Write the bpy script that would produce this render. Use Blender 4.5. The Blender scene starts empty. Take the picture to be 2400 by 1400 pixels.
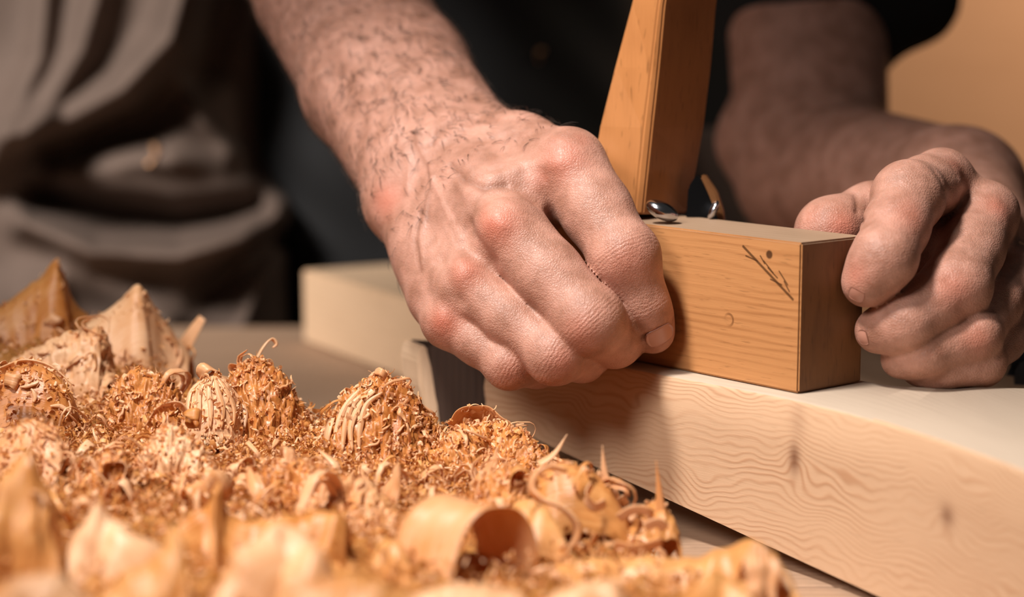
import bpy, bmesh, math, random
import numpy as np
from mathutils import Vector, Matrix
from mathutils.bvhtree import BVHTree

SC = bpy.context.scene
COL = SC.collection
random.seed(7)
rng = np.random.default_rng(11)

# ------------------------------------------------------------------ camera, light, exposure
F_PX = 4400.0
TH = math.atan(650.0 / F_PX)
CAM_H = 0.204
cam_d = bpy.data.cameras.new('camera')
cam = bpy.data.objects.new('camera', cam_d)
COL.objects.link(cam)
cam.location = (0, 0, CAM_H)
cam.rotation_euler = (math.pi / 2 - TH, 0, 0)
cam_d.sensor_width = 36.0
cam_d.lens = F_PX * 36.0 / 2400.0
cam_d.clip_start = 0.02
cam_d.dof.use_dof = True
cam_d.dof.focus_distance = 0.728
cam_d.dof.aperture_fstop = 4.6
SC.camera = cam
SC.view_settings.view_transform = 'Standard'
SC.view_settings.look = 'None'
SC.view_settings.gamma = 1.0
SC.view_settings.use_curve_mapping = False
SC.view_settings.exposure = 0.0

world = bpy.data.worlds.new('world')
SC.world = world
world.use_nodes = True
world.node_tree.nodes['Background'].inputs[0].default_value = (1.0, 0.93, 0.86, 1)
world.node_tree.nodes['Background'].inputs[1].default_value = 0.03


def area(name, loc, target, sx, sy, power, color, spread=180):
    d = bpy.data.lights.new(name, 'AREA')
    d.shape = 'RECTANGLE'; d.size = sx; d.size_y = sy
    d.energy = power; d.color = color; d.spread = math.radians(spread)
    o = bpy.data.objects.new(name, d)
    COL.objects.link(o)
    o.location = loc
    o.rotation_euler = (Vector(target) - Vector(loc)).to_track_quat('-Z', 'Y').to_euler()
    return o




def spot_lamp(name, loc, target, power, deg, blend, radius, color):
    d = bpy.data.lights.new(name, 'SPOT')
    d.energy = power; d.spot_size = math.radians(deg); d.spot_blend = blend
    d.shadow_soft_size = radius; d.color = color
    o = bpy.data.objects.new(name, d)
    COL.objects.link(o)
    o.location = loc
    o.rotation_euler = (Vector(target) - Vector(loc)).to_track_quat('-Z', 'Y').to_euler()
    return o


spot_lamp('bench_lamp', (-0.30, 0.47, 0.94), (0.01, 0.66, 0.08), 58.0, 40, 0.7, 0.07, (1.0, 0.935, 0.88))
area('apron_fill_light', (-0.80, 0.45, 0.80), (-0.36, 1.20, 0.18), 0.3, 0.3, 1.7, (1.0, 0.93, 0.87), 42)  # added fill, no window modelled: brightens the apron from the left
area('front_fill_light', (-0.6, 0.0, 0.75), (0.0, 0.66, 0.06), 0.35, 0.35, 0.5, (1.0, 0.93, 0.88), 36)  # added frontal fill for the hands, not an actual window
area('panel_fill_light', (0.95, 1.45, 0.75), (0.62, 2.0, 0.33), 0.25, 0.25, 4.0, (1.0, 0.80, 0.62), 120)  # added fill out of view, only to brighten the tan panel

# ------------------------------------------------------------------ pixel <-> space
FWD = np.array([0, math.cos(TH), -math.sin(TH)])
UP = np.array([0, math.sin(TH), math.cos(TH)])
RT = np.array([1.0, 0, 0])
CAMP = np.array([0, 0, CAM_H])


def ray(px, py):
    return FWD + RT * (px - 1200) / F_PX + UP * (700 - py) / F_PX


def at(px, py, s):
    return CAMP + s * ray(px, py)


def on_z(px, py, z):
    r = ray(px, py)
    return CAMP + r * ((z - CAM_H) / r[2])


# ------------------------------------------------------------------ object helpers
def tag(o, label=None, cat=None, group=None, kind=None):
    if label: o['label'] = label
    if cat: o['category'] = cat
    if group: o['group'] = group
    if kind: o['kind'] = kind
    return o


def link(name, me, mat=None, parent=None, smooth=True):
    if mat is not None:
        for m in (mat if isinstance(mat, (list, tuple)) else [mat]):
            me.materials.append(m)
    o = bpy.data.objects.new(name, me)
    COL.objects.link(o)
    if parent is not None:
        o.parent = parent
        o.matrix_parent_inverse = Matrix.Identity(4)
    if smooth:
        me.polygons.foreach_set('use_smooth', [True] * len(me.polygons))
    return o


def empty(name, loc, label, cat, group=None):
    o = bpy.data.objects.new(name, None)
    COL.objects.link(o)
    o.location = loc
    o.empty_display_size = 0.02
    return tag(o, label, cat, group)


def pymesh(name, vs, fs, uvs=None):
    me = bpy.data.meshes.new(name)
    me.from_pydata([tuple(map(float, v)) for v in vs], [], fs)
    if uvs is not None:
        l = me.uv_layers.new(name='UVMap')
        for p in me.polygons:
            for li in p.loop_indices:
                l.data[li].uv = uvs[me.loops[li].vertex_index]
    me.update()
    return me


def bm_mesh(name, bm):
    me = bpy.data.meshes.new(name)
    bmesh.ops.recalc_face_normals(bm, faces=bm.faces[:])
    bm.to_mesh(me); bm.free()
    return me


# ------------------------------------------------------------------ node expression helper
class E:
    nt = None
    def __init__(s, sock): s.s = sock
    @staticmethod
    def m(op, *a):
        n = E.nt.nodes.new('ShaderNodeMath'); n.operation = op
        for i, x in enumerate(a):
            if isinstance(x, E): E.nt.links.new(x.s, n.inputs[i])
            else: n.inputs[i].default_value = float(x)
        return E(n.outputs[0])
    def __add__(a, b): return E.m('ADD', a, b)
    __radd__ = __add__
    def __sub__(a, b): return E.m('SUBTRACT', a, b)
    def __rsub__(a, b): return E.m('SUBTRACT', b, a)
    def __mul__(a, b): return E.m('MULTIPLY', a, b)
    __rmul__ = __mul__
    def __truediv__(a, b): return E.m('DIVIDE', a, b)


def new_mat(name):
    m = bpy.data.materials.new(name)
    m.use_nodes = True
    E.nt = m.node_tree
    p = m.node_tree.nodes['Principled BSDF']
    return m, p


def vec(x, y, z=0.0):
    n = E.nt.nodes.new('ShaderNodeCombineXYZ')
    for i, v in enumerate((x, y, z)):
        if isinstance(v, E): E.nt.links.new(v.s, n.inputs[i])
        else: n.inputs[i].default_value = float(v)
    return E(n.outputs[0])


def noise(v, scale=1.0, detail=3.0, rough=0.5, dist=0.0):
    n = E.nt.nodes.new('ShaderNodeTexNoise')
    n.inputs['Scale'].default_value = scale
    n.inputs['Detail'].default_value = detail
    n.inputs['Roughness'].default_value = rough
    n.inputs['Distortion'].default_value = dist
    E.nt.links.new(v.s, n.inputs['Vector'])
    return E(n.outputs['Fac'])


def voro(v, scale, feature='F1'):
    n = E.nt.nodes.new('ShaderNodeTexVoronoi')
    n.feature = feature
    n.inputs['Scale'].default_value = scale
    E.nt.links.new(v.s, n.inputs['Vector'])
    return E(n.outputs['Distance'])


def mix(f, a, b):
    n = E.nt.nodes.new('ShaderNodeMix'); n.data_type = 'RGBA'
    n.clamp_factor = True
    ins = [n.inputs[0], n.inputs[6], n.inputs[7]]
    for s, v in zip(ins, (f, a, b)):
        if isinstance(v, E): E.nt.links.new(v.s, s)
        elif isinstance(v, (tuple, list)): s.default_value = (*v, 1) if len(v) == 3 else v
        else: s.default_value = v
    return E(n.outputs[2])


def smooth(x, lo, hi):
    n = E.nt.nodes.new('ShaderNodeMapRange'); n.interpolation_type = 'SMOOTHSTEP'
    E.nt.links.new(x.s, n.inputs[0])
    n.inputs[1].default_value = lo; n.inputs[2].default_value = hi
    return E(n.outputs[0])


def coords(kind='UV'):
    n = E.nt.nodes.new('ShaderNodeTexCoord')
    return E(n.outputs[kind])


def sep(v):
    n = E.nt.nodes.new('ShaderNodeSeparateXYZ')
    E.nt.links.new(v.s, n.inputs[0])
    return E(n.outputs[0]), E(n.outputs[1]), E(n.outputs[2])


def attr(name):
    n = E.nt.nodes.new('ShaderNodeAttribute'); n.attribute_name = name
    return n


def put(p, key, v):
    if isinstance(v, E): E.nt.links.new(v.s, p.inputs[key])
    elif isinstance(v, (tuple, list)): p.inputs[key].default_value = (*v, 1) if len(v) == 3 else v
    else: p.inputs[key].default_value = v


def bump(p, h, strength, dist=0.001):
    n = E.nt.nodes.new('ShaderNodeBump')
    n.inputs['Strength'].default_value = strength
    n.inputs['Distance'].default_value = dist
    E.nt.links.new(h.s, n.inputs['Height'])
    E.nt.links.new(n.outputs[0], p.inputs['Normal'])


def wood(name, light, dark, period=3.5, warp=6.0, line=0.5, knots=(), segs=(), dots=(), rings=(),
         rough=0.5, su=1 / 110.0, sv=1 / 26.0, blotch=0.35, fleck=0.0, bstr=0.25, dk=None):
    """UV in millimetres: u along the grain, v across"""
    m, p = new_mat(name)
    u, v, _ = sep(coords('UV'))
    g = v + (noise(vec(u * su, v * sv), 1.0, 2.0) - 0.5) * (2 * warp)
    dark_k = None
    for ik, (ku, kv, a, b, amp) in enumerate(knots):
        du = (u - ku) / a; dv = (v - kv) / b
        d2 = du * du + dv * dv
        ex = E.m('EXPONENT', d2 * -1.0)
        g = g + ex * amp
        kk = E.m('EXPONENT', d2 * -4.5) * ((0.95, 0.8, 0.3, 0.0)[ik % 4])
        dark_k = kk if dark_k is None else E.m('MAXIMUM', dark_k, kk)
    s = E.m('SINE', g * (2 * math.pi / period)) * 0.5 + 0.5
    s = E.m('POWER', s, 2.2)
    amp_n = smooth(noise(vec(u * 0.012, v * 0.05), 1.0, 2.0), 0.35, 0.7)
    fib = noise(vec(u * 0.06, v * 2.2), 1.0, 4.0, 0.6)
    f = s * line * (amp_n * 0.7 + 0.3) + (fib - 0.5) * 0.5 + (noise(vec(u * 0.02, v * 0.035), 1.0, 3.0) - 0.5) * (2 * blotch)
    col = mix(f, light, dark)
    if fleck:
        fl = smooth(noise(vec(u * 0.09, v * 0.9), 1.0, 2.0), 0.60, 0.72)
        col = mix(fl * fleck, col, tuple(c * 0.45 for c in dark))
    if dark_k is not None:
        col = mix(dark_k * 0.85, col, (dark[0] * .38, dark[1] * .28, dark[2] * .25))
    for (u0, v0, u1, v1, w) in segs:
        L2 = (u1 - u0) ** 2 + (v1 - v0) ** 2
        t = E.m('MINIMUM', E.m('MAXIMUM', ((u - u0) * (u1 - u0) + (v - v0) * (v1 - v0)) * (1 / L2), 0.0), 1.0)
        dx = u - (t * (u1 - u0) + u0); dy = v - (t * (v1 - v0) + v0)
        d = E.m('SQRT', dx * dx + dy * dy)
        k = 1.0 - smooth(d, w * 0.4, w)
        col = mix(k * 0.85, col, (0.06, 0.022, 0.006))
    for (u0, v0, r) in dots:
        dx = u - u0; dy = v - v0
        d = E.m('SQRT', dx * dx + dy * dy)
        col = mix((1.0 - smooth(d, r * 0.6, r)) * 0.9, col, (0.05, 0.018, 0.006))
    for (u0, v0, r, w) in rings:
        dx = u - u0; dy = v - v0
        d = E.m('ABSOLUTE', E.m('SQRT', dx * dx + dy * dy) - r)
        gate = smooth(dx * -1.0 + dy * 0.5, -r * 1.3, r * 0.8)
        col = mix((1.0 - smooth(d, w * 0.3, w)) * gate * 0.7, col, (0.16, 0.06, 0.02))
    put(p, 'Base Color', col)
    put(p, 'Roughness', rough)
    p.inputs['Specular IOR Level'].default_value = 0.35
    bump(p, f, bstr, 0.0006)
    return m


def plain(name, col, rough=0.6, metal=0.0, nscale=0, namp=0.0, bstr=0.0):
    m, p = new_mat(name)
    c = col
    if nscale:
        n = noise(coords('Object'), nscale, 4.0)
        c = mix((n - 0.5) * 2 * namp + 0.5, tuple(x * 0.6 for x in col), tuple(min(1, x * 1.35) for x in col))
        if bstr: bump(p, n, bstr, 0.001)
    put(p, 'Base Color', c)
    p.inputs['Roughness'].default_value = rough
    p.inputs['Metallic'].default_value = metal
    return m


def shaving_mat(name, light, deep, rough=0.45):
    m, p = new_mat(name)
    u, v, _ = sep(coords('UV'))
    st = noise(vec(u * 0.08, v * 1.6), 1.0, 3.0, 0.6)
    bl = noise(coords('Object'), 55.0, 3.0)
    oi = E.nt.nodes.new('ShaderNodeObjectInfo')
    r = E(oi.outputs['Random'])
    f = (st - 0.5) * 1.3 + (bl - 0.5) * 1.2 + r * 0.5 + 0.22
    col = mix(f, light, deep)
    put(p, 'Base Color', col)
    p.inputs['Roughness'].default_value = rough
    p.inputs['Specular IOR Level'].default_value = 0.5
    bump(p, st, 0.35, 0.0008)
    tr = E.nt.nodes.new('ShaderNodeBsdfTranslucent')
    tc = mix(f, tuple(c * 1.0 for c in light), deep)
    E.nt.links.new(tc.s, tr.inputs['Color'])
    ms = E.nt.nodes.new('ShaderNodeMixShader')
    ms.inputs[0].default_value = 0.30
    E.nt.links.new(p.outputs[0], ms.inputs[1]); E.nt.links.new(tr.outputs[0], ms.inputs[2])
    E.nt.links.new(ms.outputs[0], E.nt.nodes['Material Output'].inputs[0])
    return m


# ------------------------------------------------------------------ signed distance mesher
def cap_d(P, a, b, ra, rb):
    ba = b - a
    L = float(ba @ ba) + 1e-12
    q = P - a
    t = np.clip((q @ ba) / L, 0, 1)
    d = q - t[..., None] * ba
    return np.sqrt((d * d).sum(-1)) - (ra + (rb - ra) * t)


def smin(a, b, k):
    h = np.maximum(k - np.abs(a - b), 0) / k
    return np.minimum(a, b) - h * h * k * 0.25


def group_d(P, G):
    prims, k = G
    d = None
    for (a, b, ra, rb) in prims:
        e = cap_d(P, a, b, ra, rb)
        d = e if d is None else smin(d, e, k)
    return d


def sdf_mesh(groups, combine, h, B=12, pad=0.012):
    """groups: dict name -> (prims, k); combine(dict of distances) -> distance. Sparse surface nets."""
    allp = [p for g in groups.values() for p in g[0]]
    lo = np.min([np.minimum(p[0], p[1]) - max(p[2], p[3]) for p in allp], 0) - 0.02
    hi = np.max([np.maximum(p[0], p[1]) + max(p[2], p[3]) for p in allp], 0) + 0.02
    W = B * h
    n = np.ceil((hi - lo) / W).astype(int) + 1
    ii = np.stack(np.meshgrid(*[np.arange(k) for k in n], indexing='ij'), -1).reshape(-1, 3)
    C = (lo + (ii + 0.5) * W).astype(np.float32)
    R = W * 0.5 * math.sqrt(3)
    gd = {}
    dmin = np.full(len(C), 9.0, np.float32)
    for k, G in groups.items():
        d = np.full(len(C), 9.0, np.float32)
        for (a, b, ra, rb) in G[0]:
            d = np.minimum(d, cap_d(C, a.astype(np.float32), b.astype(np.float32), ra, rb))
        gd[k] = d
        dmin = np.minimum(dmin, d)
    keep = (dmin < R + pad) & (dmin > -R - pad * 2)
    ii = ii[keep]
    for k in gd: gd[k] = gd[k][keep]
    loc = np.stack(np.meshgrid(*[np.arange(B + 1)] * 3, indexing='ij'), -1).reshape(-1, 3)
    org = ii * B
    nb = len(ii)
    base_loc = (loc * h).astype(np.float32)
    D = {}
    for k, G in groups.items():
        v = np.full((nb, len(loc)), 9.0, np.float32)
        sel = np.nonzero(gd[k] < R + 0.022)[0]
        for c0 in range(0, len(sel), 400):
            sl = sel[c0:c0 + 400]
            P = (lo + org[sl] * h)[:, None, :].astype(np.float32) + base_loc[None]
            v[sl] = group_d(P, ([(a.astype(np.float32), b.astype(np.float32), ra, rb) for (a, b, ra, rb) in G[0]], G[1]))
        D[k] = v
    V = combine(D).reshape(nb, B + 1, B + 1, B + 1)
    del D
    # cells with a sign change
    inside = V < 0
    cnt = np.zeros((nb, B, B, B), np.int8)
    for dx in (0, 1):
        for dy in (0, 1):
            for dz in (0, 1):
                cnt += inside[:, dx:B + dx, dy:B + dy, dz:B + dz]
    cb, cx, cy, cz = np.nonzero((cnt > 0) & (cnt < 8))
    ps = np.zeros((len(cb), 3)); wn = np.zeros(len(cb))
    cor = [(0, 0, 0), (1, 0, 0), (0, 1, 0), (1, 1, 0), (0, 0, 1), (1, 0, 1), (0, 1, 1), (1, 1, 1)]
    val = [V[cb, cx + c[0], cy + c[1], cz + c[2]].astype(np.float64) for c in cor]
    for i in range(8):
        for ax in range(3):
            if cor[i][ax]: continue
            j = i + (1 << ax)
            a, b = val[i], val[j]
            m = (a < 0) != (b < 0)
            t = np.where(m, a / np.where(m, a - b, 1), 0)
            pt = np.tile(np.array(cor[i], float), (len(cb), 1)); pt[:, ax] += t
            ps += pt * m[:, None]; wn += m
    ps /= wn[:, None]
    gi = org[cb] + np.stack([cx, cy, cz], -1)
    verts = lo + (gi + ps) * h
    M = (n * B + 4).astype(np.int64)
    def key(g): return (g[:, 0] + 1) * M[1] * M[2] + (g[:, 1] + 1) * M[2] + (g[:, 2] + 1)
    kk = key(gi.astype(np.int64))
    order = np.argsort(kk); ks = kk[order]
    faces = []
    for ax in range(3):
        sl0 = [slice(0, B)] * 3
        sl1 = [slice(0, B)] * 3; sl1[ax] = slice(1, B + 1)
        a = inside[(slice(None), *sl0)]; b = inside[(slice(None), *sl1)]
        eb, ex, ey, ez = np.nonzero(a != b)
        g = (org[eb] + np.stack([ex, ey, ez], -1)).astype(np.int64)
        flip = a[eb, ex, ey, ez]
        u, w = (ax + 1) % 3, (ax + 2) % 3
        q = []
        for (du, dw) in ((0, 0), (1, 0), (1, 1), (0, 1)):
            gg = g.copy(); gg[:, u] -= du; gg[:, w] -= dw
            kx = key(gg)
            pos = np.clip(np.searchsorted(ks, kx), 0, len(ks) - 1)
            q.append(np.where(ks[pos] == kx, order[pos], -1))
        q = np.stack(q, -1)
        ok = (q >= 0).all(1)
        q = q[ok]; fl = flip[ok]
        q[~fl] = q[~fl][:, ::-1]
        faces.append(q)
    faces = np.concatenate(faces)
    return verts, faces


def np_mesh(name, V, Fq):
    me = bpy.data.meshes.new(name)
    me.vertices.add(len(V)); me.vertices.foreach_set('co', V.astype(np.float32).ravel())
    me.loops.add(len(Fq) * 4); me.loops.foreach_set('vertex_index', Fq.astype(np.int32).ravel())
    me.polygons.add(len(Fq))
    me.polygons.foreach_set('loop_start', np.arange(0, len(Fq) * 4, 4, dtype=np.int32))
    me.update(calc_edges=True)
    me.validate()
    return me


def relax(V, Fq, it=1, f=0.5):
    e = np.concatenate([Fq[:, [0, 1]], Fq[:, [1, 2]], Fq[:, [2, 3]], Fq[:, [3, 0]]])
    for _ in range(it):
        S = np.zeros_like(V); c = np.zeros(len(V))
        for k in range(3):
            S[:, k] = np.bincount(e[:, 0], V[e[:, 1], k], len(V)) + np.bincount(e[:, 1], V[e[:, 0], k], len(V))
        c = np.bincount(e[:, 0], minlength=len(V)) + np.bincount(e[:, 1], minlength=len(V))
        V = V + f * (S / np.maximum(c, 1)[:, None] - V)
    return V


def normals(V, Fq):
    n = np.cross(V[Fq[:, 2]] - V[Fq[:, 0]], V[Fq[:, 3]] - V[Fq[:, 1]])
    N = np.zeros_like(V)
    for c in range(4):
        for k in range(3):
            N[:, k] += np.bincount(Fq[:, c], n[:, k], len(V))
    return N / (np.linalg.norm(N, axis=1)[:, None] + 1e-20)


def seg_dist(P, pl):
    d = np.full(len(P), 9.0)
    for a, b in zip(pl[:-1], pl[1:]):
        d = np.minimum(d, cap_d(P, a, b, 0, 0))
    return d


MM = 0.001
PT = CAM_H - 0.700 * math.cos(TH) * 875 / F_PX          # top of the workpiece

# ------------------------------------------------------------------ setting: floor and wall
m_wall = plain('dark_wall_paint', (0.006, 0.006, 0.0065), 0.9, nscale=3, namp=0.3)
m_floor = plain('dark_floor', (0.03, 0.022, 0.017), 0.8, nscale=4, namp=0.4)


def box_me(name, x0, x1, y0, y1, z0, z1, bev=0.0):
    bm = bmesh.new()
    bmesh.ops.create_cube(bm, size=1.0)
    for v in bm.verts:
        v.co = Vector((x0 + (v.co.x + .5) * (x1 - x0), y0 + (v.co.y + .5) * (y1 - y0), z0 + (v.co.z + .5) * (z1 - z0)))
    if bev:
        bmesh.ops.bevel(bm, geom=bm.edges[:], offset=bev, segments=2, affect='EDGES', profile=0.5)
    uvl = bm.loops.layers.uv.new('UVMap')
    for f in bm.faces:
        f.normal_update()
        nx, ny, nz = map(abs, f.normal)
        for l in f.loops:
            c = l.vert.co
            if nz > .7: l[uvl].uv = (c.x * 1000, c.y * 1000)
            elif ny > .7: l[uvl].uv = (c.x * 1000, c.z * 1000)
            else: l[uvl].uv = (c.z * 1000, c.y * 1000)
    return bm_mesh(name, bm)


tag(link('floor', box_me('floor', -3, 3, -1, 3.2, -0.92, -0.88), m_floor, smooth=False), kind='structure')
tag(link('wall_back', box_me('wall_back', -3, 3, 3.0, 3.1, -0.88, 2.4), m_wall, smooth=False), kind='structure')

# ------------------------------------------------------------------ workbench
m_bench = wood('bench_wood', (0.42, 0.27, 0.175), (0.26, 0.155, 0.095), 5.0, 8.0, 0.4, fleck=0.3, rough=0.7)
bench = empty('workbench', (0, 0.7, 0), 'low brown wooden workbench top that carries the timber and the shavings', 'workbench')
yy = 0.22
k = 0
while yy < 1.15:
    w = 0.1475
    o = link('plank', box_me('plank', -0.9, 0.9, yy - 0.7, yy + w - 0.0015 - 0.7, -0.045, 0, 0.0012), m_bench, bench, smooth=False)
    yy += w; k += 1
for sx in (-0.8, 0.8):
    for sy in (-0.4, 0.42):
        link('leg', box_me('leg', sx - .04, sx + .04, sy - .04, sy + .04, -0.88, -0.0455, 0.002), m_bench, bench, smooth=False)

# ------------------------------------------------------------------ workpiece (timber being planed)
ft = [on_z(*p, PT) for p in ((1150, 801), (1300, 830), (1500, 868), (1700, 905), (1900, 946), (2100, 1000), (2400, 1106), (2750, 1270))]
bt_px = {4: (2096, 903), 5: (2230, 905), 6: (2400, 909), 7: (2750, 915)}
back = []
for i, p in enumerate(ft):
    if i in bt_px: back.append(on_z(*bt_px[i], PT))
    else:
        t = ft[min(i + 1, 7)] - ft[max(i - 1, 0)]; t /= np.linalg.norm(t)
        back.append(p + np.array([-t[1], t[0], 0]) * 0.050)
bot_px = [(1108, 970), (1300, 1050), (1500, 1140), (1700, 1231), (1900, 1322), (2100, 1412), (2400, 1548), (2750, 1700)]
botz = []
for p, (bx, by) in zip(ft, bot_px):
    r = ray(bx, by)
    t = p[1] / r[1]
    botz.append(max(0.0025, CAM_H + r[2] * t))


def catmull(P, n):
    P = [np.array(p, float) for p in P]
    P = [2 * P[0] - P[1]] + P + [2 * P[-1] - P[-2]]
    out = []
    for i in range(1, len(P) - 2):
        for j in range(n):
            t = j / n
            a, b, c, d = P[i - 1:i + 3]
            out.append(0.5 * ((2 * b) + (-a + c) * t + (2 * a - 5 * b + 4 * c - d) * t * t + (-a + 3 * b - 3 * c + d) * t ** 3))
    out.append(P[-2])
    return out


NS = 8
fts = catmull(ft, NS); bks = catmull(back, NS); bzs = catmull([[z] for z in botz], NS)
ulen = [0.0]
for a, b in zip(fts[:-1], fts[1:]): ulen.append(ulen[-1] + np.linalg.norm(b - a))
ch = 0.0016
vs, uvs = [], []
for i, (f, b, z) in enumerate(zip(fts, bks, bzs)):
    z = float(z[0]); u = ulen[i] * 1000
    n = b - f; wd = np.linalg.norm(n); n = n / wd
    sl = (f - b) * 0
    lean = np.zeros(3)
    if i < 3:
        tdir = fts[0] - fts[3]; tdir /= np.linalg.norm(tdir)
        lean = tdir * 0.007 * (1 - i / 3)
    H = PT - z
    ring = [(f + [0, 0, z - PT] + lean, H * 1000 + 3),
            (f + [0, 0, -H * .66] + lean * .66, H * 660 + 3),
            (f + [0, 0, -H * .33] + lean * .33, H * 330 + 3),
            (f + [0, 0, -ch], ch * 1000 + 2),
            (f + n * ch * 0.45 + [0, 0, -ch * .35], 1.6),
            (f + n * ch, 0), (f + n * wd * .5, -wd * 500), (b - n * ch, -wd * 1000), (b + [0, 0, -ch], -wd * 1000 - 2),
            (b + [0, 0, z - PT], -wd * 1000 - H * 1000)]
    for p, v in ring:
        vs.append(p); uvs.append((u, v))
R_ = 10
fs = []
for i in range(len(fts) - 1):
    for j in range(R_):
        a = i * R_ + j; b2 = i * R_ + (j + 1) % R_
        if j == R_ - 1: fs.append((a, b2, b2 + R_, a + R_))
        else: fs.append((a, a + 1, a + 1 + R_, a + R_))
fs = [f[::-1] for f in fs]
fs.append(tuple(range(R_))[::-1][::-1]); fs.append(tuple(range((len(fts) - 1) * R_, len(fts) * R_))[::-1])


def px_uv(px, py):
    """uv (mm) on the front face of the workpiece under a pixel"""
    r = ray(px, py)
    best = None
    for i, (a, b) in enumerate(zip(fts[:-1], fts[1:])):
        ang = lambda p: p[0] / p[1]
        ra = r[0] / r[1]
        if (ang(a) - ra) * (ang(b) - ra) <= 0:
            t = (ra - ang(a)) / (ang(b) - ang(a) + 1e-12)
            p = a + (b - a) * t
            z = CAM_H + r[2] * p[1] / r[1]
            return (ulen[i] + (ulen[i + 1] - ulen[i]) * t) * 1000, (PT - z) * 1000 + 3
    return 0, 0


k1 = px_uv(1862, 1075); k2 = px_uv(2220, 1210); k3 = px_uv(1870, 985); k4 = px_uv(1570, 925)
m_pine = wood('pale_pine', (0.61, 0.395, 0.245), (0.42, 0.205, 0.10), 2.6, 15.0, 0.62,
              knots=[(*k1, 6.0, 13.0, 6.0), (*k2, 8.0, 8.0, 5.0), (k3[0], k3[1], 9, 18, 3.0), (*k4, 26, 9, 7.0)], su=1 / 45.0, sv=1 / 30.0,
              rough=0.55, blotch=0.16, fleck=0.12)
# second slot: bare top, planed smooth and greyer
m_pinetop = wood('planed_pine_top', (0.50, 0.395, 0.30), (0.36, 0.27, 0.20), 5.5, 9.0, 0.28, rough=0.5, blotch=0.25)
me = pymesh('timber_beam', vs, fs, uvs)
beam = link('timber_beam', me, [m_pine, m_pinetop])
for p in me.polygons:
    if p.normal.z > 0.8: p.material_index = 1
    if p.normal.z > 0.8 or abs(p.normal.z) < .1: p.use_smooth = True
    if len(p.vertices) > 4: p.use_smooth = False
tag(beam, 'long pale pine beam with brown knots, lying under the hand plane', 'timber')
# sharp edges
bm = bmesh.new(); bm.from_mesh(me)
for e in bm.edges:
    if len(e.link_faces) == 2 and e.calc_face_angle(0) > math.radians(50): e.smooth = False
bm.to_mesh(me); bm.free()

# dark block under the far end of the beam
m_walnut = wood('dark_walnut', (0.065, 0.036, 0.024), (0.022, 0.012, 0.008), 3.0, 6.0, 0.5, rough=0.6)
m_sap = wood('sapwood', (0.58, 0.40, 0.26), (0.40, 0.26, 0.16), 3.0, 5.0, 0.3, rough=0.6)


def prism_px(name, pts, s, depth, mat, parent=None, bev=0.0015, dirv=(0.35, 1, 0)):
    """extruded outline: pixel outline at its own distance, pushed back by depth"""
    d = np.array(dirv, float); d /= np.linalg.norm(d)
    A = [at(x, y, s) for x, y in pts]
    for a in A:
        if a[2] < 0.0005: a[2] = 0.0005
    B = [a + d * depth for a in A]
    n = len(A)
    bm = bmesh.new()
    va = [bm.verts.new(v) for v in A]; vb = [bm.verts.new(v) for v in B]
    bm.faces.new(va); bm.faces.new(vb[::-1])
    for i in range(n):
        bm.faces.new((va[i], vb[i], vb[(i + 1) % n], va[(i + 1) % n]))
    bmesh.ops.bevel(bm, geom=[e for e in bm.edges], offset=bev, segments=2, affect='EDGES')
    uvl = bm.loops.layers.uv.new('UVMap')
    for f in bm.faces:
        for l in f.loops:
            c = l.vert.co; l[uvl].uv = (c.z * 1000 + c.y * 300, c.x * 1000 + c.y * 200)
    me = bm_mesh(name, bm)
    o = link(name, me, mat, parent, smooth=False)
    return o


# ------------------------------------------------------------------ board lying further back
m_board = wood('blurred_board', (0.80, 0.56, 0.36), (0.64, 0.43, 0.26), 6.0, 9.0, 0.3, rough=0.6)
bl = on_z(712, 800, 0.0008); br = on_z(985, 900, 0.0008)
dr = br - bl; Lb = 0.36; dr = dr / np.linalg.norm(dr); nn = np.array([-dr[1], dr[0], 0])
Hb = 0.047
vsb, uvb = [], []
for zz in (0.0008, Hb):
    for (a, b) in ((0, 0), (1, 0), (1, 1), (0, 1)):
        p = bl + dr * Lb * a + nn * 0.10 * b; p = np.array([p[0], p[1], zz]); vsb.append(p)
bm = bmesh.new()
V = [bm.verts.new(v) for v in vsb]
for f in ((3, 2, 1, 0), (4, 5, 6, 7), (0, 1, 5, 4), (1, 2, 6, 5), (2, 3, 7, 6), (3, 0, 4, 7)): bm.faces.new([V[i] for i in f])
bmesh.ops.bevel(bm, geom=bm.edges[:], offset=0.001, segments=2, affect='EDGES')
uvl = bm.loops.layers.uv.new('UVMap')
for f in bm.faces:
    for l in f.loops:
        c = np.array(l.vert.co); l[uvl].uv = (float((c - bl) @ dr) * 1000, float((c - bl) @ nn) * 1000 + c[2] * 1000)
tag(link('timber_board', bm_mesh('timber_board', bm), m_board, smooth=False),
    'blurred pale board lying behind the left hand, next to the apron', 'timber')

# ------------------------------------------------------------------ hand plane
c0 = on_z(1870, 925, PT)
lb = on_z(1500, 850, PT)
e1 = lb - c0; e1[2] = 0; e1 /= np.linalg.norm(e1)
e2 = np.array([-e1[1], e1[0], 0]) * -1
if e2[0] < 0: e2 = -e2
BH, BW, BL = 0.0565, 0.036, 0.190
root = empty('hand_plane', tuple(c0 + [0, 0, 0.0004]), 'wooden hand plane with a tall wooden wedge, standing on the pine beam', 'hand plane')
PO = c0 + [0, 0, 0.0004]


def pl(u, w, z):
    """u along the body from the near corner, w across to the far side, z up; local to the plane's root"""
    return e1 * u + e2 * w + np.array([0, 0, z])


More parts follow.
